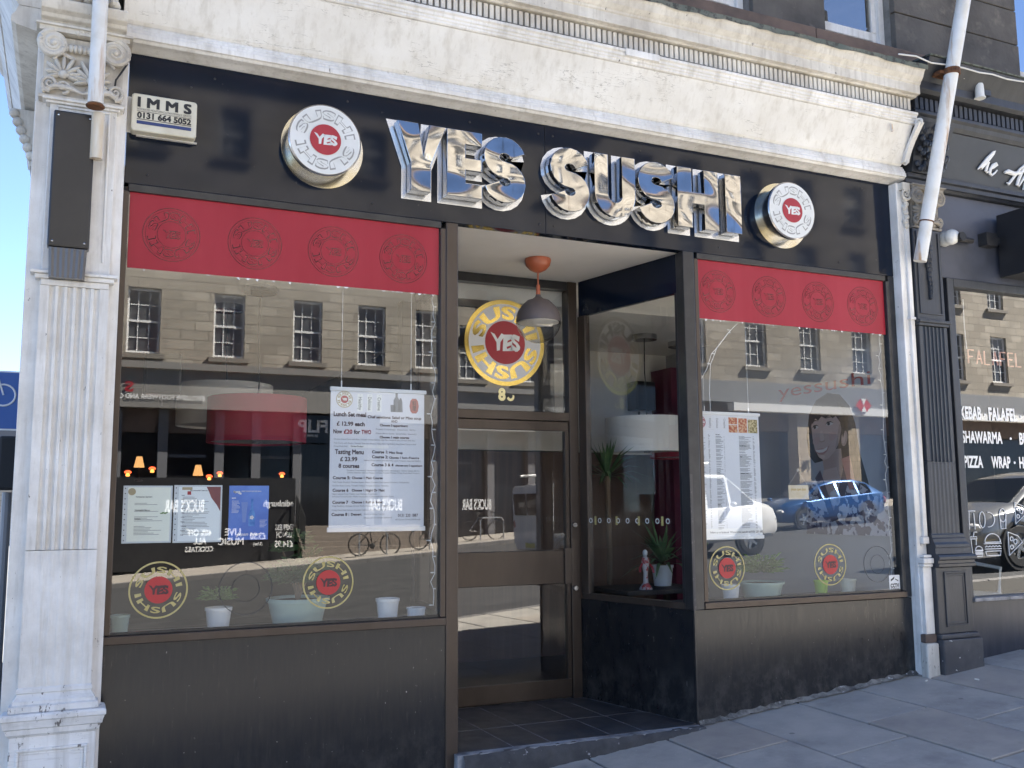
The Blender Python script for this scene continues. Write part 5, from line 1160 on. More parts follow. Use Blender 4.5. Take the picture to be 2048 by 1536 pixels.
# lettering and prints
sg = tag(empty('script_sign', (6.30, -.112, 4.255), (pi / 2 + .226, 0, 0)), 'white script lettering on the charcoal board of the neighbouring shop', 'sign')
SC = lambda L: [((a - 780) * .00128, (930 - b) * .00099, .004) for a, b in L]
def brush(nm, L, r):
    MB().tube(SC(L), r, 8).build(nm, WHITE_PLAIN, sg, smooth=True)
MB().tube(SC([(782, 914), (800, 890), (850, 815), (892, 762), (908, 748), (896, 775), (850, 845), (806, 905), (826, 880), (852, 846), (866, 846), (856, 880), (850, 915), (862, 926), (880, 912)]), [.006, .010, .011, .010, .007, .010, .013, .013, .010, .009, .010, .012, .012, .008, .005], 8).build('script_letter', WHITE_PLAIN, sg, smooth=True)
MB().tube(SC([(880, 900), (915, 876), (940, 852), (930, 842), (905, 858), (886, 895), (886, 928), (902, 940), (928, 918), (946, 892)]), [.006, .009, .010, .010, .012, .013, .012, .010, .008, .005], 8).build('script_letter', WHITE_PLAIN, sg, smooth=True)
MB().tube(SC([(1012, 898), (1040, 888), (1090, 896), (1140, 880), (1180, 862)]), [.010, .020, .018, .014, .008], 8).tube(SC([(1040, 975), (1056, 985), (1090, 930), (1140, 850), (1176, 812), (1168, 850), (1140, 930), (1132, 978), (1150, 985)]), [.006, .012, .011, .010, .008, .012, .014, .013, .006], 8).build('script_letter', WHITE_PLAIN, sg, smooth=True)
MB().tube(SC([(1150, 985), (1190, 900), (1215, 880), (1225, 900), (1200, 960), (1195, 1000), (1230, 985)]), [.006, .011, .010, .010, .012, .012, .006], 8).build('script_letter', WHITE_PLAIN, sg, smooth=True)
wl_ = tag(empty('window_lettering', (6.075, -.003, 1.97), FACADE), 'white vinyl words KEBAB FALAFEL SHAWARMA PIZZA WRAP on the neighbouring window', 'lettering')
k = MB()
for s, x, z, h, w_ in (('KEBAB', 0, .365, .092, .222), ('FALAFEL', .30, .365, .092, .312), ('K', .705, .365, .092, .045), ('SHAWARMA', 0, .185, .086, .43), ('BURGER', .62, .185, .086, .30), ('PIZZA', .005, 0, .084, .20), ('WRAP', .296, 0, .084, .207), ('HUMMUS', .60, 0, .084, .32)): text_into(MB(), s, x, z, h, w=w_, bold=.035, z=.0015).build('word', WHITE_PLAIN, wl_)
for x, z in ((.26, .40), (.655, .40), (.525, .225), (.55, .04)): MB().disc(.010, 0, .001, 12, (x, z)).build('dot', WHITE_PLAIN, wl_)
fi = tag(empty('food_drawings', (6.09, -.003, 1.31), FACADE), 'white line drawings of a cup, burgers and pizza on the neighbouring window', 'decal')
def lines(mb, polys, r=.0035):
    for p in polys: mb.tube([(a, b, .002) for a, b in p], r, 5)
def arc_(cx, cy, rx, ry, a0, a1, n=12): return [(cx + rx * cos(RAD(a0 + (a1 - a0) * q / n)), cy + ry * sin(RAD(a0 + (a1 - a0) * q / n))) for q in range(n + 1)]
def burger(cx, cy, s): return [arc_(cx, cy + .62 * s, .5 * s, .38 * s, 0, 180) + [(cx + .5 * s, cy + .62 * s)], [(cx - .56 * s, cy + .56 * s), (cx + .56 * s, cy + .56 * s)], [(cx - .5 * s + .1 * s * q, cy + (.46 if q % 2 else .40) * s) for q in range(11)], [(cx - .52 * s, cy + .32 * s), (cx + .52 * s, cy + .32 * s)], [(cx - .5 * s, cy + .22 * s), (cx + .5 * s, cy + .22 * s), (cx + .44 * s, cy + .02 * s), (cx - .44 * s, cy + .02 * s), (cx - .5 * s, cy + .22 * s)]]
def pizza(cx, cy, s): return [[(cx, cy + s), (cx, cy), (cx + .85 * s, cy + .55 * s), (cx + .6 * s, cy + .82 * s), (cx, cy + s)], arc_(cx + .2 * s, cy + .7 * s, .09 * s, .09 * s, 0, 360), arc_(cx + .42 * s, cy + .58 * s, .1 * s, .1 * s, 0, 360), arc_(cx + .18 * s, cy + .35 * s, .09 * s, .09 * s, 0, 360)]
k = MB(); lines(k, burger(.235, .0, .165) + burger(.085, .0, .075) + pizza(.405, .0, .175) + [[(.0, .13), (.07, .13), (.07, .145), (.0, .145), (.0, .13)], [(.008, .13), (.018, .005), (.045, .005)], [(.035, .145), (.045, .18), (.075, .18)], [(.062, .13), (.060, .085)]])
lines(k, pizza(.50, .235, .16) + [[(.0, .20), (.008, .33)], [(.06, .20), (.055, .32)], [(-.005, .335), (.07, .335)], arc_(.14, .27, .03, .06, 0, 360), arc_(.20, .27, .07, .055, -90, 90), arc_(.36, .30, .035, .05, 0, 360), [(.33, .27), (.335, .20), (.385, .20), (.392, .27)]])
lines(k, burger(.72, .0, .165) + [[(.62, .0), (.63, .15), (.66, .15)]]); k.build('line_art', WHITE_PLAIN, fi)
ne = tag(empty('neon_sign', (6.275, .06, 2.775), FACADE), 'unlit orange neon tube word FALAFEL, given a faint glow, hanging in the neighbouring window', 'sign')
NT = {'F': [[(0, 0), (0, 1), (.8, 1)], [(0, .5), (.6, .5)]], 'A': [[(0, 0), (.4, 1), (.8, 0)], [(.15, .38), (.65, .38)]], 'L': [[(0, 1), (0, 0), (.7, 0)]], 'E': [[(.75, 0), (0, 0), (0, 1), (.75, 1)], [(0, .5), (.6, .5)]]}
k = MB()
for q, ch in enumerate('FALAFEL'):
    for st in NT[ch]: k.tube([(q * .088 + a * .075, b * .105, 0) for a, b in st], .006, 7)
k.build('tubes', MT('neon_tube', (.62, .36, .27), .4, emit=(1, .35, .2), es=.015), ne); MB().tube([(-.01, .11, 0), (-.02, .3, 0), (-.015, .5, 0)], .003, 5).build('cable', WHITE_PLAIN, ne)  # faint emission put into the unlit tubes to brighten them
hb = tag(empty('hanging_sign', (6.50, -.03, 3.42)), 'blank black box sign with a thin white border, projecting beside the script sign', 'sign')
MB().box(.03, .75, -.30, -.04, .02, .52).build('box', BLACKBOX, hb, bevel=.004); k = MB()
for q in ((.075, .705, .49, .497), (.075, .705, .043, .050), (.075, .082, .05, .49), (.698, .705, .05, .49)): k.box(q[0], q[1], -.303, -.3005, q[2], q[3])
k.build('border', WHITE_PLAIN, hb); MB().box(-.10, .05, -.06, -.02, .28, .34).box(-.14, -.02, -.08, .0, .26, .36).build('bracket', BLACK_P, hb)
cc = tag(empty('security_camera', (5.955, -.06, 3.69)), 'white dome security camera beside the slanting pole', 'camera')
MB().lathe([(.055, .05), (.06, .0), (.05, -.02), (0, -.022)], (0, .0, 0), 20, '-y', cap=False).build('base', FACEW, cc, smooth=True); k = MB(); k.ell((.0, -.07, -.002), (.058, .062, .058), seg=18, rings=10); k.build('dome', FACEW, cc, smooth=True)
MB().lathe([(.034, .0), (.034, .045), (0, .045)], (.03, -.105, -.012), 16, '-y').build('lens', RUBBER, cc, smooth=True); MB().tube([(.05, -.02, .01), (.3, -.0, .02)], .022, 10).build('arm', BLACK_P, cc)
se = tag(empty('flood_sensor', (6.155, -.30, 4.745)), 'small white cylindrical sensor under the dark cornice', 'sensor')
MB().lathe([(.0, 0), (.042, 0), (.042, .008), (.034, .012), (.032, .10), (.028, .115), (0, .118)], seg=20, cap=False).build('case', FACEW, se, smooth=True); MB().box(.03, .10, -.02, .1, .03, .07).build('bracket', NAVY2, se)
ch = tag(empty('plastic_chair', (6.62, .55, .56), (0, 0, .2)), 'white plastic chair behind the neighbouring window', 'chair')
MB().box(-.22, .22, -.21, .21, .40, .43).build('seat', FACEW, ch, bevel=.012); MB().prism([(-.21, .43), (.21, .43), (.19, .80), (.12, .84), (-.12, .84), (-.19, .80)], .19, .215, lambda u, v, w_: (u, w_ + (v - .43) * .2, v)).build('backrest', FACEW, ch, bevel=.01)
for sx in (-1, 1):
    for sy in (-1, 1): MB().tube([(sx * .19, sy * .18, .41), (sx * .23, sy * .22, 0)], [.024, .018], 8).build('leg', FACEW, ch)
    MB().tube([(sx * .22, -.18, .42), (sx * .25, -.19, .62), (sx * .25, .10, .66), (sx * .21, .20, .64)], .016, 8).build('armrest', FACEW, ch)

for q, (x, y, a) in enumerate(((5.33, -.22, .4), (5.60, -.42, 1.9))):
    o = MB().tube([(0, 0, .005), (.028, 0, .005)], .005, 8).build('cigarette_end', MT('cigarette_paper', (.72, .68, .60), .8), None); o.location = (x, y, G(x, y) + .002); o.rotation_euler = (0, -.09, a)
    tag(o, ('white cigarette end on the pavement by the half pilaster', 'white cigarette end on the pavement by the dark plinth')[q], 'litter')
cb_ = tag(MB().tube([(5.25 + .16 * q, -.385 - .01 * sin(q * 1.7), 4.885 + .0035 * q + .010 * sin(q * 2.3)) for q in range(27)], .006, 6).build('cable', MT('pale_cable', (.62, .62, .60), .5), None, smooth=True), 'thin pale cable along the top edge of both cornices, doubling as their sunlit rims', 'cable')  # pale strand also stands in for the sunlit edge of the lead
wr_ = tag(MB().tube([(.17, -.17, 3.98), (.175, -.175, 3.93), (.15, -.18, 3.88), (.125, -.19, 3.83), (.12, -.17, 3.78)], .005, 6).build('loose_cable', RUBBER, None, smooth=True), 'short dark cable looped beside the left pilaster capital', 'cable')
# ---------------------------------------------------------------- across the road (seen mirrored in the glass)
def ashlar(name, c, c2, mortar, sx=.9, sz=.33):
    m, n, l, b = newmat(name); b.inputs['Roughness'].default_value = .85
    g = n.new('ShaderNodeNewGeometry'); s = n.new('ShaderNodeSeparateXYZ'); cmb = n.new('ShaderNodeCombineXYZ'); l.new(g.outputs['Position'], s.inputs[0]); l.new(s.outputs[0], cmb.inputs[0]); l.new(s.outputs[2], cmb.inputs[1])
    br = n.new('ShaderNodeTexBrick'); br.inputs['Scale'].default_value = 1; br.inputs['Brick Width'].default_value = sx; br.inputs['Row Height'].default_value = sz; br.inputs['Mortar Size'].default_value = .016; br.inputs['Bias'].default_value = -.1
    br.inputs['Color1'].default_value = rgba(c); br.inputs['Color2'].default_value = rgba(c2); br.inputs['Mortar'].default_value = rgba(mortar); l.new(cmb.outputs[0], br.inputs['Vector'])
    col = mixc(n, l, ramp(n, l, pos_noise(n, l, .9, (1, 1, 1.6), 6), .40, .72), br.outputs['Color'], tuple(v * .62 for v in c)); l.new(col, b.inputs['Base Color']); bump(n, l, b, br.outputs['Fac'], -.4, .01); MATS[name] = m; return m
ASH1 = ashlar('pale_sandstone_ashlar', (.43, .385, .315), (.285, .25, .20), (.16, .14, .115)); ASH2 = ashlar('buff_sandstone_ashlar', (.41, .365, .30), (.265, .23, .185), (.15, .13, .105), .75, .36)
rb = random.Random(12)
FAR_GL = MT('far_window_glass', (.075, .078, .082), .10); SHOPDARK = MT('dark_shop_glass', (.018, .019, .022), .12); GREYBAND = MT('grey_fascia_far', (.22, .215, .21), .6); CREAMBAND = MT('cream_fascia_far', (.22, .21, .195), .6)  # far panes: grey base colour stands in for their reflections
def opp_building(name, lab, x0, x1, base, rows, wx, ww, top, ash, shop_top, Y=-28.0):
    r = tag(empty(name, ((x0 + x1) / 2, Y, base)), lab, 'building', 'buildings across the road'); off = Vector((-(x0 + x1) / 2, -Y, -base))
    def pt(mb, nm, m, parent=None, **kw):
        o = mb.build(nm, m, parent or r, **kw)
        if not parent: o.location = off
        return o
    k = MB(); zprev = shop_top
    for z0, z1 in rows:
        k.box(x0, x1, Y - .4, Y, zprev, z0); e = [x0] + [v for x in wx for v in (x, x + ww)] + [x1]
        for a, b in zip(e[0::2], e[1::2]): k.box(a, b, Y - .4, Y, z0, z1)
        zprev = z1
    k.box(x0, x1, Y - .4, Y, zprev, top); pt(k, 'wall', ash); pt(MB().box(x0, x1, Y - .3, Y + .25, top, top + .35).box(x0, x1, Y - 8, Y - .4, shop_top - 2, top + .2), 'roof', STONE_B)
    for z0, z1 in rows:
        for x in wx:
            w = pt(MB().box(x, x + .07, Y - .24, Y - .14, z0, z1).box(x + ww - .07, x + ww, Y - .24, Y - .14, z0, z1).box(x + .07, x + ww - .07, Y - .24, Y - .14, z1 - .08, z1).box(x + .07, x + ww - .07, Y - .24, Y - .14, z0, z0 + .10).box(x + .07, x + ww - .07, Y - .24, Y - .13, (z0 + z1) / 2 - .035, (z0 + z1) / 2 + .035), 'window', WHITE_PLAIN)
            b = MB()
            for j in (1, 2): b.box(x + ww * j / 3 - .014, x + ww * j / 3 + .014, Y - .215, Y - .165, z0 + .1, z1 - .08)
            for j in (1, 3): zz = z0 + (z1 - z0) * j / 4; b.box(x + .07, x + ww - .07, Y - .213, Y - .167, zz - .014, zz + .014)
            if rb.random() < .45: hb_ = rb.uniform(.2, .55) * (z1 - z0); MB().box(x + .07, x + ww - .07, Y - .20, Y - .195, z1 - .08 - hb_, z1 - .08).build('blind', rb.choice((MT('cream_blind', (.50, .46, .38), .8), MT('grey_blind', (.26, .26, .27), .8))), w)
            b.build('glazing_bars', WHITE_PLAIN, w); MB().box(x + .05, x + ww - .05, Y - .23, Y - .20, z0 + .05, z1 - .05).build('pane', FAR_GL, w); MB().box(x - .15, x + ww + .15, Y - .1, Y + .14, z0 - .16, z0 - .002).build('sill', MT('grey_sill_stone', (.20, .18, .155), .85), w)
    return r, pt
w1 = [1.49 - 2.5 * 2, 1.49 - 2.5, 1.49, 4.2, 6.85, 9.15, 11.3, 13.9, 16.4]
b1, pt1 = opp_building('stone_tenement', 'pale sandstone block with sash windows over dark shops, straight across the road', -7, 19.3, -.2, [(6.72, 8.9), (10.3, 12.3), (13.7, 15.5)], w1, 1.02, 16.6, ASH1, 6.2)
pt1(MB().box(-7, 9.9, -28.1, -27.75, 4.95, 6.2).box(-7, 9.9, -27.74, -27.55, 6.2, 6.42), 'shop_fascia', CREAMBAND); pt1(MB().box(9.92, 19.3, -28.1, -27.78, 4.7, 6.2).box(9.92, 19.3, -27.77, -27.6, 6.2, 6.4), 'shop_fascia', GREYBAND)
pt1(MB().box(-7, 19.3, -29.0, -28.6, -.6, 5.0), 'shop_glazing', SHOPDARK)
k = MB()
for x in (-3.0, 1.2, 2.6, 4.4, 5.6, 7.0, 9.6, 10.2, 12.0, 13.0, 15.2, 17.0, 18.9): pt1(MB().box(x, x + .30, -28.62, -28.3, -.4, 4.95), 'shop_pier', MT('grey_pier', (.16, .16, .17), .6))
for x in (2.95, 5.95, 10.6, 13.4): pt1(MB().box(x, x + 1.2, -28.62, -28.45, 3.4, 3.5), 'window_rail', MATS['grey_pier'])
pt1(MB().box(7.25, 8.35, -28.3, -28.2, 3.95, 4.9), 'projecting_panel', SHOPDARK)
pt1(MB().box(.8, 6.9, -27.5, -27.3, -.2, 2.7), 'bar_front', MT('bar_black', (.016, .016, .018), .5))
k = MB()
for j in range(5): k.box(7.1, 11.5, -28.4 + .0, -27.2 + .26 * (4 - j) - .8, .0 + .17 * j, .17 * (j + 1) + .25)
pt1(k, 'entrance_steps', MT('sandstone_steps', (.22, .185, .155), .85))
FAR = (pi / 2, 0, pi)
def far_text(lab, s, x, z, h, w_, mat, Y=-27.25, bold=.03, cat='lettering', extra=()):
    """x, z: the end where the line starts; it runs towards -x as read from the road"""
    r = tag(empty('shop_lettering', (x, Y, z), FAR), lab, cat); k = MB(); text_into(k, s, 0, 0, h, w=w_, bold=bold, z=.01)
    for (s2, dx, dz, h2, w2) in extra: text_into(k, s2, dx, dz, h2, w=w2, bold=bold, z=.01)
    k.build('words', mat, r)
WP = WHITE_PLAIN
far_text('pale words EXCLUSIVE FOOTWEAR on the fascia across the road', 'EXCLUSIVE FOOTWEAR AND C', 3.95, 5.22, .15, 2.6, WP, -27.72); far_text('dark red letters on the fascia across the road', 'S Q', 1.76, 5.44, .32, .9, RED_D, -27.72)
far_text('white FLIP lettering on a dark panel across the road', 'FLIP', 8.16, 4.32, .42, 1.04, WP, -28.17, extra=(('SUPPLY', .35, -.17, .08, .5),))
for x, lab in ((3.98, 'left'), (10.48, 'middle'), (14.75, 'right')): far_text('white BUCK\'S BAR lettering, the %s one across the road' % lab, 'BUCK\'S BAR', x, 1.62, .38, 1.2, WP, -27.22 if x < 5 else -26.9)
far_text('chalk-white bar notice LIVE MUSIC across the road', 'LIVE', 5.15, .86, .22, .5, WP, -27.27, extra=(('MUSIC', -.1, -.30, .22, .8),)); far_text('chalk-white bar notice 40% OFF ALL COCKTAILS across the road', '40% OFF', 4.25, .86, .2, .75, WP, -27.27, extra=(('ALL', .15, -.26, .2, .4), ('COCKTAILS', -.05, -.5, .16, .85)))
far_text('chalk-white bar notice with prices across the road', '£3.50', 5.95, .72, .2, .5, WP, -27.27, extra=(('(2 bar)', .1, -.2, .1, .3),)); far_text('chalk-white bar notice EXPRESS LUNCH across the road', 'EXPRESS', 6.85, 1.0, .18, .6, WP, -27.27, extra=(('LUNCH', .05, -.24, .18, .5), ('£14.95', 0, -.55, .2, .6))); far_text('white lettering edinburgh on the bar across the road', 'edinburgh', 6.85, 1.78, .2, 1.0, WP, -27.27)
rl = tag(empty('stair_railing', (6.95, -26.6, .4)), 'black iron railing beside the steps across the road', 'railing'); k = MB()
for j in range(10): k.tube([(0, -.15 * j + .6, .08 * j), (0, -.15 * j + .6, .08 * j + 1.0)], .018, 6)
k.tube([(0, .6, 1.0), (0, -.75, 1.72)], .025, 7).tube([(0, .6, .2), (0, -.75, .9)], .02, 7); k.build('bars', RUBBER, rl)
w2 = [20.6, 23.0, 26.2, 29.2, 32.2, 35.2, 38.2, 41.2, 44.2, 47.2]
b2, pt2 = opp_building('bank_building', 'buff sandstone block with a bank at street level across the road', 19.35, 52, .5, [(7.6, 9.9), (11.3, 13.3), (14.6, 16.4)], w2, 1.15, 17.6, ASH2, 6.9)
pt2(MB().box(19.35, 52, -28.1, -27.7, 6.0, 6.9), 'shop_fascia', MT('grey_blue_fascia', (.20, .205, .215), .6)); pt2(MB().box(25.2, 52, -28.05, -27.62, 5.65, 5.98), 'white_band', WHITE_PLAIN); pt2(MB().box(19.35, 52, -29.2, -28.9, 0, 6.0), 'shop_glazing', SHOPDARK); pt2(MB().box(19.35, 52, -28.9, -28.4, .3, 2.0), 'shop_base', GREYBAND)
TILEC = ashlar('glazed_tile_column', (.50, .42, .32), (.46, .38, .28), (.25, .2, .15), .35, .3)
for x in (28.72, 31.58, 35.5): pt2(MB().box(x, x + .64, -28.5, -27.85, .5, 5.64), 'tiled_column', TILEC)
hx = tag(empty('bank_emblem', (32.72, -27.55, 6.1), FAR), 'white and red hexagon emblem on the bank across the road', 'emblem'); MB().prism([(0, .0), (.3, .3), (.62, .3), (.92, 0), (.62, -.3), (.3, -.3)], 0, .02, lambda u, v, w_: (u, v, w_)).build('hexagon', MT('logo_red', (.50, .03, .03), .5), hx); MB().prism([(.3, .3), (.46, .03), (.62, .3)], .021, .03, lambda u, v, w_: (u, v, w_)).prism([(.3, -.3), (.46, -.03), (.62, -.3)], .021, .03, lambda u, v, w_: (u, v, w_)).build('white_triangles', WHITE_PLAIN, hx)
far_text('number 76 on the tiled column across the road', '76', 29.3, 3.2, .4, .45, INK, -27.83)
# ---------------------------------------------------------------- vehicles
def vehicle(name, lab, cat, loc, rz, paint, st, glass_i, ws_i, L, Wd, wheel_x, wr, group, roof=None):
    """st: stations (x, bottom, belt, top, half-width, half-width of roof)"""
    r = tag(empty(name, loc, (0, 0, rz)), lab, cat, group); n = 10; vs = []
    def prof(x, zb, zm, zt, w_, wt): return [(0, zb), (w_ * .86, zb), (w_ * .97, zb + .10), (w_, zb + (zm - zb) * .5), (w_ * .985, zm - .04), (w_ * .96, zm), (wt, zt - .05), (wt * .93, zt - .012), (wt * .6, zt), (0, zt + .006)]
    P = [[(s[0], a, b) for a, b in prof(*s)] for s in st]
    for side in (1, -1):
        k = MB(); k.add([(x, a * side, b) for row in P for (x, a, b) in row], [(i * n + j, (i + 1) * n + j, (i + 1) * n + j + 1, i * n + j + 1) for i in range(len(P) - 1) for j in range(n - 1)] + [tuple(range(n)), tuple((len(P) - 1) * n + j for j in range(n))]); vs.append(k)
    body = MB(); body.add(vs[0].v, vs[0].f); body.add(vs[1].v, vs[1].f); body.build('body', paint, r, smooth=True, angle=38)
    for side in (1, -1):
        for a, b in glass_i:
            k = MB(); q = [P[a][5], P[b][5], P[b][6], P[a][6]]; c = Vector((sum(v[0] for v in q) / 4, sum(v[1] for v in q) / 4, sum(v[2] for v in q) / 4))
            pts = [c + (Vector(v) - c) * .88 for v in q]; k.add([(v.x, (v.y + .008) * side, v.z) for v in pts] + [(v.x, (v.y - .02) * side, v.z) for v in pts], [(0, 1, 2, 3), (4, 5, 6, 7), (0, 1, 5, 4), (1, 2, 6, 5), (2, 3, 7, 6), (3, 0, 4, 7)]); k.build('side_window', CARGLASS, r)
    for a, b in ws_i:
        q = [P[a][8], P[b][8]]; wa, wb = P[a][7][1] * .92, P[b][7][1] * .92; d = Vector((P[b][9][0] - P[a][9][0], 0, P[b][9][2] - P[a][9][2])); nn = Vector((-d.z, 0, d.x)).normalized()
        if nn.z < 0: nn = -nn
        A_ = Vector((P[a][9][0], 0, P[a][9][2])) + d * .08 + nn * .012; B_ = Vector((P[b][9][0], 0, P[b][9][2])) - d * .08 + nn * .012
        MB().add([(A_.x, -wa, A_.z), (A_.x, wa, A_.z), (B_.x, wb, B_.z), (B_.x, -wb, B_.z)] + [(A_.x, -wa, A_.z - .03), (A_.x, wa, A_.z - .03), (B_.x, wb, B_.z - .03), (B_.x, -wb, B_.z - .03)], [(0, 1, 2, 3), (0, 1, 5, 4), (1, 2, 6, 5), (2, 3, 7, 6), (3, 0, 4, 7)]).build('screen', CARGLASS, r)
    for x in wheel_x:
        for s in (1, -1):
            wobj = MB().lathe([(wr * .62, -.10), (wr * .93, -.10), (wr, -.06), (wr, .06), (wr * .93, .10), (wr * .62, .10)], seg=28, axis='-y', cap=False).build('wheel', RUBBER, r, smooth=True); wobj.location = (x, s * (Wd / 2 - .075), wr)
            k = MB().lathe([(wr * .62, .06), (wr * .66, .09), (wr * .60, .095), (wr * .56, .05)], seg=28, axis='-y', cap=False)
            for j in range(5):
                a = 2 * pi * j / 5; d = Vector((cos(a), 0, sin(a))); t_ = Vector((-sin(a), 0, cos(a)))
                pts = [d * .03 + t_ * .035, d * wr * .6 + t_ * .03, d * wr * .6 - t_ * .03, d * .03 - t_ * .035]; k.add([(p.x, -.085, p.z) for p in pts] + [(p.x, -.05, p.z) for p in pts], [(0, 1, 2, 3), (4, 5, 6, 7), (0, 1, 5, 4), (2, 3, 7, 6)])
            k.lathe([(.05, .09), (.05, .04)], seg=12, axis='-y'); rim = k.build('rim', ALLOY, wobj, smooth=True); rim.rotation_euler.z = 0 if s < 0 else pi
            MB().lathe([(wr * 1.02, .0), (wr * 1.16, .0), (wr * 1.16, .012), (wr * 1.02, .012)], seg=28, axis='-y', cap=False).build('wheel_arch', RUBBER, r).location = (x, s * (Wd / 2 + (.0 if s < 0 else .012)) , wr * 1.02)
    xf, xr = st[-1][0], st[0][0]
    for s in (1, -1):
        MB().ell((xf - .10, s * (Wd / 2 - .22), (st[-1][2] + st[-1][1]) / 2 + .14), (.12, .17, .075)).build('headlight', MT('lamp_clear', (.7, .7, .7), .1), r, smooth=True); MB().ell((xr + .05, s * (Wd / 2 - .14), st[0][2] - .12), (.07, .11, .14)).build('tail_light', MT('lamp_red', (.4, .01, .01), .2), r, smooth=True)
    for x in (xr, xf): MB().box(x - .012, x + .012, -.26, .26, .42, .53).build('number_plate', MT('plate_yellow', (.7, .6, .15), .5) if x == xr else WHITE_PLAIN, r)
    for s in (1, -1): MB().ell((st[-4][0], s * (Wd / 2 + .07), st[-4][2] + .08), (.07, .10, .06)).build('mirror', paint, r, smooth=True)
    return r
def hatch(L, W_, H, b=.92): 
    h = L / 2; w_ = W_ / 2; return [(-h, .42, b - .12, b - .02, w_ * .78, w_ * .70), (-h + .10, .26, b, b + .10, w_ * .93, w_ * .72), (-h + .55, .22, b + .02, H - .16, w_, w_ * .66), (-h + 1.15, .22, b, H - .02, w_, w_ * .70), (-h + 2.0, .22, b - .02, H, w_, w_ * .72), (-h + 2.65, .22, b - .03, H - .10, w_, w_ * .70), (-h + 3.35, .22, b - .05, b + .05, w_, w_ * .80), (h - .40, .24, b - .14, b - .05, w_ * .97, w_ * .82), (h - .08, .28, b - .28, b - .20, w_ * .86, w_ * .74), (h, .36, b - .36, b - .30, w_ * .74, w_ * .66)]
BLUEP = MT('blue_car_paint', (.012, .085, .26), .28, metal=.4, coat=1, c2=(.016, .10, .30), sc=2); SILVER = MT('silver_van_paint', (.42, .43, .44), .35, metal=.4, coat=.5, c2=(.38, .39, .40), sc=2); WHITEV = MT('white_van_paint', (.74, .74, .74), .3, coat=.5, c2=(.68, .68, .68), sc=1.5); GREYP = MT('silver_grey_car_paint', (.30, .305, .31), .25, metal=.6, coat=1, c2=(.34, .345, .35), sc=1.2); BLKP = MT('black_car_paint', (.012, .012, .014), .15, coat=1, c2=(.02, .02, .022), sc=2)
tilt = math.atan(.068)
vehicle('parked_car', 'bright blue hatchback parked on the far side of the road', 'car', (22.6, -20.0, G(22.6, -20.0) - .12), pi, BLUEP, hatch(4.45, 1.8, 1.47), [(2, 3), (3, 4), (4, 5), (5, 6)], [(5, 6), (1, 2)], 4.45, 1.8, (-1.35, 1.35), .33, 'cars on the street').rotation_euler.y = tilt
vehicle('parked_car', 'silver grey hatchback parked near the takeaway, seen in its window', 'car', (15.2, -6.6, G(15.2, -6.6) - .12), pi, GREYP, hatch(4.4, 1.82, 1.56, .98), [(2, 3), (3, 4), (4, 5), (5, 6)], [(5, 6), (1, 2)], 4.4, 1.82, (-1.34, 1.34), .34, 'cars on the street')
def vanst(L, W_, H): h = L / 2; w_ = W_ / 2; return [(-h, .38, 1.10, H - .05, w_ * .94, w_ * .84), (-h + .04, .34, 1.10, H, w_ * .97, w_ * .86), (-h + 1.4, .34, 1.10, H + .02, w_, w_ * .88), (-h + 3.0, .34, 1.10, H, w_, w_ * .88), (h - 1.35, .34, 1.10, H - .05, w_, w_ * .84), (h - .62, .34, 1.12, 1.24, w_ * .99, w_ * .88), (h - .12, .34, 1.00, 1.08, w_ * .95, w_ * .84), (h, .40, .84, .92, w_ * .88, w_ * .78)]
sv = vehicle('delivery_van', 'silvery white van with a ladder on its roof standing across the road', 'van', (12.75, -14.0, G(12.75, -14.0) - .12), 0, WHITEV, vanst(5.0, 1.95, 1.92), [(3, 4), (4, 5)], [(4, 5)], 5.0, 1.95, (-1.5, 1.6), .34, None)
sv.rotation_euler.y = -tilt
k = MB()
for s in (-.3, .15): k.tube([(-2.5, s, 2.15), (1.2, s, 2.15)], .03, 7)
for j in range(12): k.tube([(-2.4 + j * .32, -.3, 2.15), (-2.4 + j * .32, .15, 2.15)], .015, 6)
for x in (-1.8, .6): k.box(x - .02, x + .02, -.75, .75, 1.96, 2.10)
k.build('roof_ladder', MT('aluminium', (.55, .55, .54), .4, metal=.8), sv)
for s in (-1, 1): MB().rect(-.34, .34, 1.2, 1.72).build('rear_window', CARGLASS, sv).matrix_local = Matrix.Translation((-2.53, s * .38, 0)) @ Euler((pi / 2, 0, -pi / 2)).to_matrix().to_4x4()
# bicycles at stands
def bicycle(x, y, lab, c):
    r = tag(empty('bicycle', (x, y, G(x, y))), lab, 'bicycle', 'bicycles at the stands across the road'); 
    for wx_ in (-.52, .52):
        k = MB().tube([(wx_ + .33 * cos(a), 0, .34 + .33 * sin(a)) for a in [2 * pi * q / 28 for q in range(28)]], .022, 6, closed=True)
        for q in range(8): a = 2 * pi * q / 8; k.tube([(wx_, 0, .34), (wx_ + .32 * cos(a), 0, .34 + .32 * sin(a))], .003, 4)
        k.build('wheel', RUBBER, r)
    MB().tube([(-.52, 0, .34), (-.08, 0, .30), (.38, 0, .78), (-.16, 0, .80), (-.52, 0, .34)], .018, 7).tube([(-.08, 0, .30), (-.18, 0, .92)], .016, 7).tube([(.52, 0, .34), (.38, 0, .78), (.35, 0, .98)], .016, 7).build('frame', c, r)
    MB().ell((-.20, 0, .95), (.13, .06, .03)).build('saddle', RUBBER, r); MB().tube([(.42, -.26, .98), (.35, -.1, 1.0), (.35, .1, 1.0), (.42, .26, .98)], .013, 6).build('handlebar', RUBBER, r); MB().ell((-.08, .03, .30), (.09, .02, .09)).build('crank', RUBBER, r)
bicycle(8.95, -25.0, 'dark bicycle at the left stand across the road', RUBBER); bicycle(11.0, -25.1, 'dark bicycle at the middle stand across the road', RUBBER); bicycle(13.6, -25.0, 'grey bicycle at the right stand across the road', STEEL_ED)
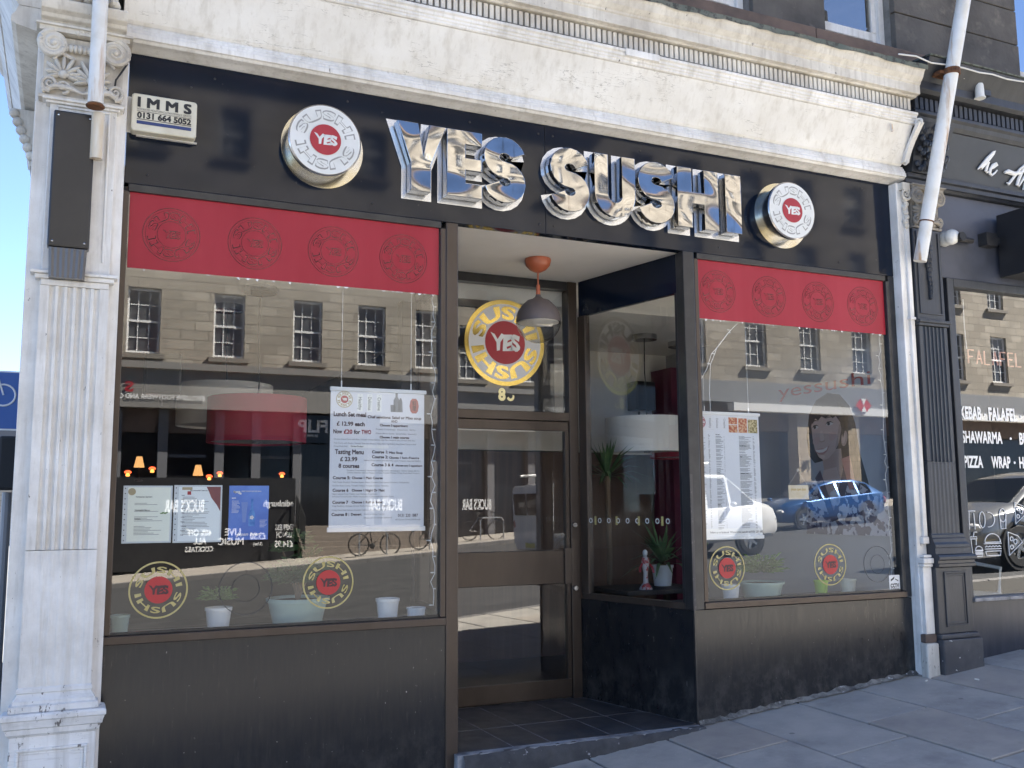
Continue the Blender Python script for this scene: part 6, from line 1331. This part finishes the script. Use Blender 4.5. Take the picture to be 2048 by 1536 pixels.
for x, s in ((8.86, 'left'), (11.2, 'middle'), (13.9, 'right')):
    o = MB().tube([(-.45, 0, 0), (-.45, 0, .68), (-.36, 0, .78), (.36, 0, .78), (.45, 0, .68), (.45, 0, 0)], .026, 8).build('bike_stand', MT('galvanised_steel', (.5, .5, .5), .35, metal=.8), None, smooth=True); o.location = (x, -24.85, G(x, -24.85)); tag(o, 'bent steel bicycle stand, the %s one across the road' % s, 'bike stand', 'bicycle stands across the road')
# ---------------------------------------------------------------- down the side street, left of the pilaster
rs = tag(empty('cycle_sign', (-.98, 5.0, G(-1, 0))), 'blue cycle route sign with white bicycle and arrow on a grey post', 'road sign')
MB().tube([(-.1, .04, -.1), (-.1, .04, 3.25)], .04, 10).build('post', MT('grey_post', (.25, .25, .26), .5), rs); MB().box(-.36, .535, -.012, 0, 2.54, 3.10).build('plate', MT('sign_white', (.75, .76, .77), .4), rs); MB().box(-.345, .52, -.016, -.013, 2.555, 3.085).build('blue_field', MT('sign_blue', (.015, .10, .36), .4), rs)
k = MB(); k.tube([(.08 + .10 * cos(a), 0, 2.87 + .10 * sin(a)) for a in [2 * pi * q / 24 for q in range(24)]], .009, 6, closed=True).tube([(.39 + .10 * cos(a), 0, 2.87 + .10 * sin(a)) for a in [2 * pi * q / 24 for q in range(24)]], .009, 6, closed=True).tube([(.08, 0, 2.87), (.21, 0, 2.87), (.34, 0, 2.99), (.17, 0, 2.99), (.08, 0, 2.87)], .009, 6).tube([(.21, 0, 2.87), (.16, 0, 3.03)], .008, 6).tube([(.39, 0, 2.87), (.34, 0, 3.03), (.29, 0, 3.05)], .008, 6).tube([(.12, 0, 3.03), (.20, 0, 3.03)], .010, 6)
k.prism([(.20, 2.58), (.30, 2.66), (.25, 2.66), (.25, 2.76), (.15, 2.76), (.15, 2.66), (.10, 2.66)], -.002, .004, lambda u, v, w_: (u, w_, v)); o = k.build('symbols', WHITE_PLAIN, rs); o.location.y = -.018
sgl = tag(empty('traffic_signal', (-.62, 7.0, G(-1, 0))), 'back of a black traffic signal head on a pole beside the white pilaster', 'traffic light')
MB().tube([(0, .1, -.1), (0, .1, 2.0)], .05, 10).build('pole', MATS['grey_post'], sgl); MB().box(-.10, .12, -.09, .08, 2.02, 2.62).build('head', RUBBER, sgl, bevel=.03)
vehicle('parked_car', 'black hatchback standing in the side street left of the pilaster', 'car', (-1.95, 9.6, G(-1.9, 0) - .12), pi / 2 + pi, BLKP, hatch(4.3, 1.8, 1.46), [(2, 3), (3, 4), (4, 5), (5, 6)], [(5, 6), (1, 2)], 4.3, 1.8, (-1.3, 1.3), .33, 'cars on the street')
vehicle('parked_car', 'pale blue car further down the side street', 'car', (-2.3, 18.0, G(-2.3, 0) - .12), pi / 2, MT('pale_blue_paint', (.10, .25, .45), .25, coat=1, c2=(.12, .28, .5), sc=2), hatch(4.3, 1.8, 1.5), [(2, 3), (3, 4), (4, 5), (5, 6)], [(5, 6), (1, 2)], 4.3, 1.8, (-1.3, 1.3), .33, 'cars on the street')
def far_house(lab, x0, x1, y, H, ash, dx=3.0):
    r = tag(empty('stone_house', ((x0 + x1) / 2, y, -.3)), lab, 'building', 'houses down the side street'); cx = (x0 + x1) / 2
    MB().box(x0 - cx, x1 - cx, 0, 6, 0, H).build('wall', ash, r); MB().prism([(x0 - cx - .2, H), (x1 - cx + .2, H), (x1 - cx - 1.2, H + 1.8), (x0 - cx + 1.2, H + 1.8)], -.2, 6.2, lambda u, v, w_: (u, w_, v)).build('roof', MT('slate_roof', (.09, .095, .105), .6), r)
    x = x0 + .8
    while x < x1 - 1.2:
        for z in (1.2, 4.2, 7.2):
            if z < H - 2: w_ = MB().box(x - cx, x - cx + 1.0, -.05, .1, z, z + 1.7).build('window', WHITE_PLAIN, r); MB().box(x - cx + .08, x - cx + .92, -.06, 0, z + .08, z + 1.62).build('pane', FAR_GL, w_)
        x += dx
far_house('pale stone house closing the view down the side street', -9.0, -1.2, 62, 6.0, ASH1); far_house('taller buff stone house on the left of the side street', -14, -4.6, 34, 8.4, ASH2)
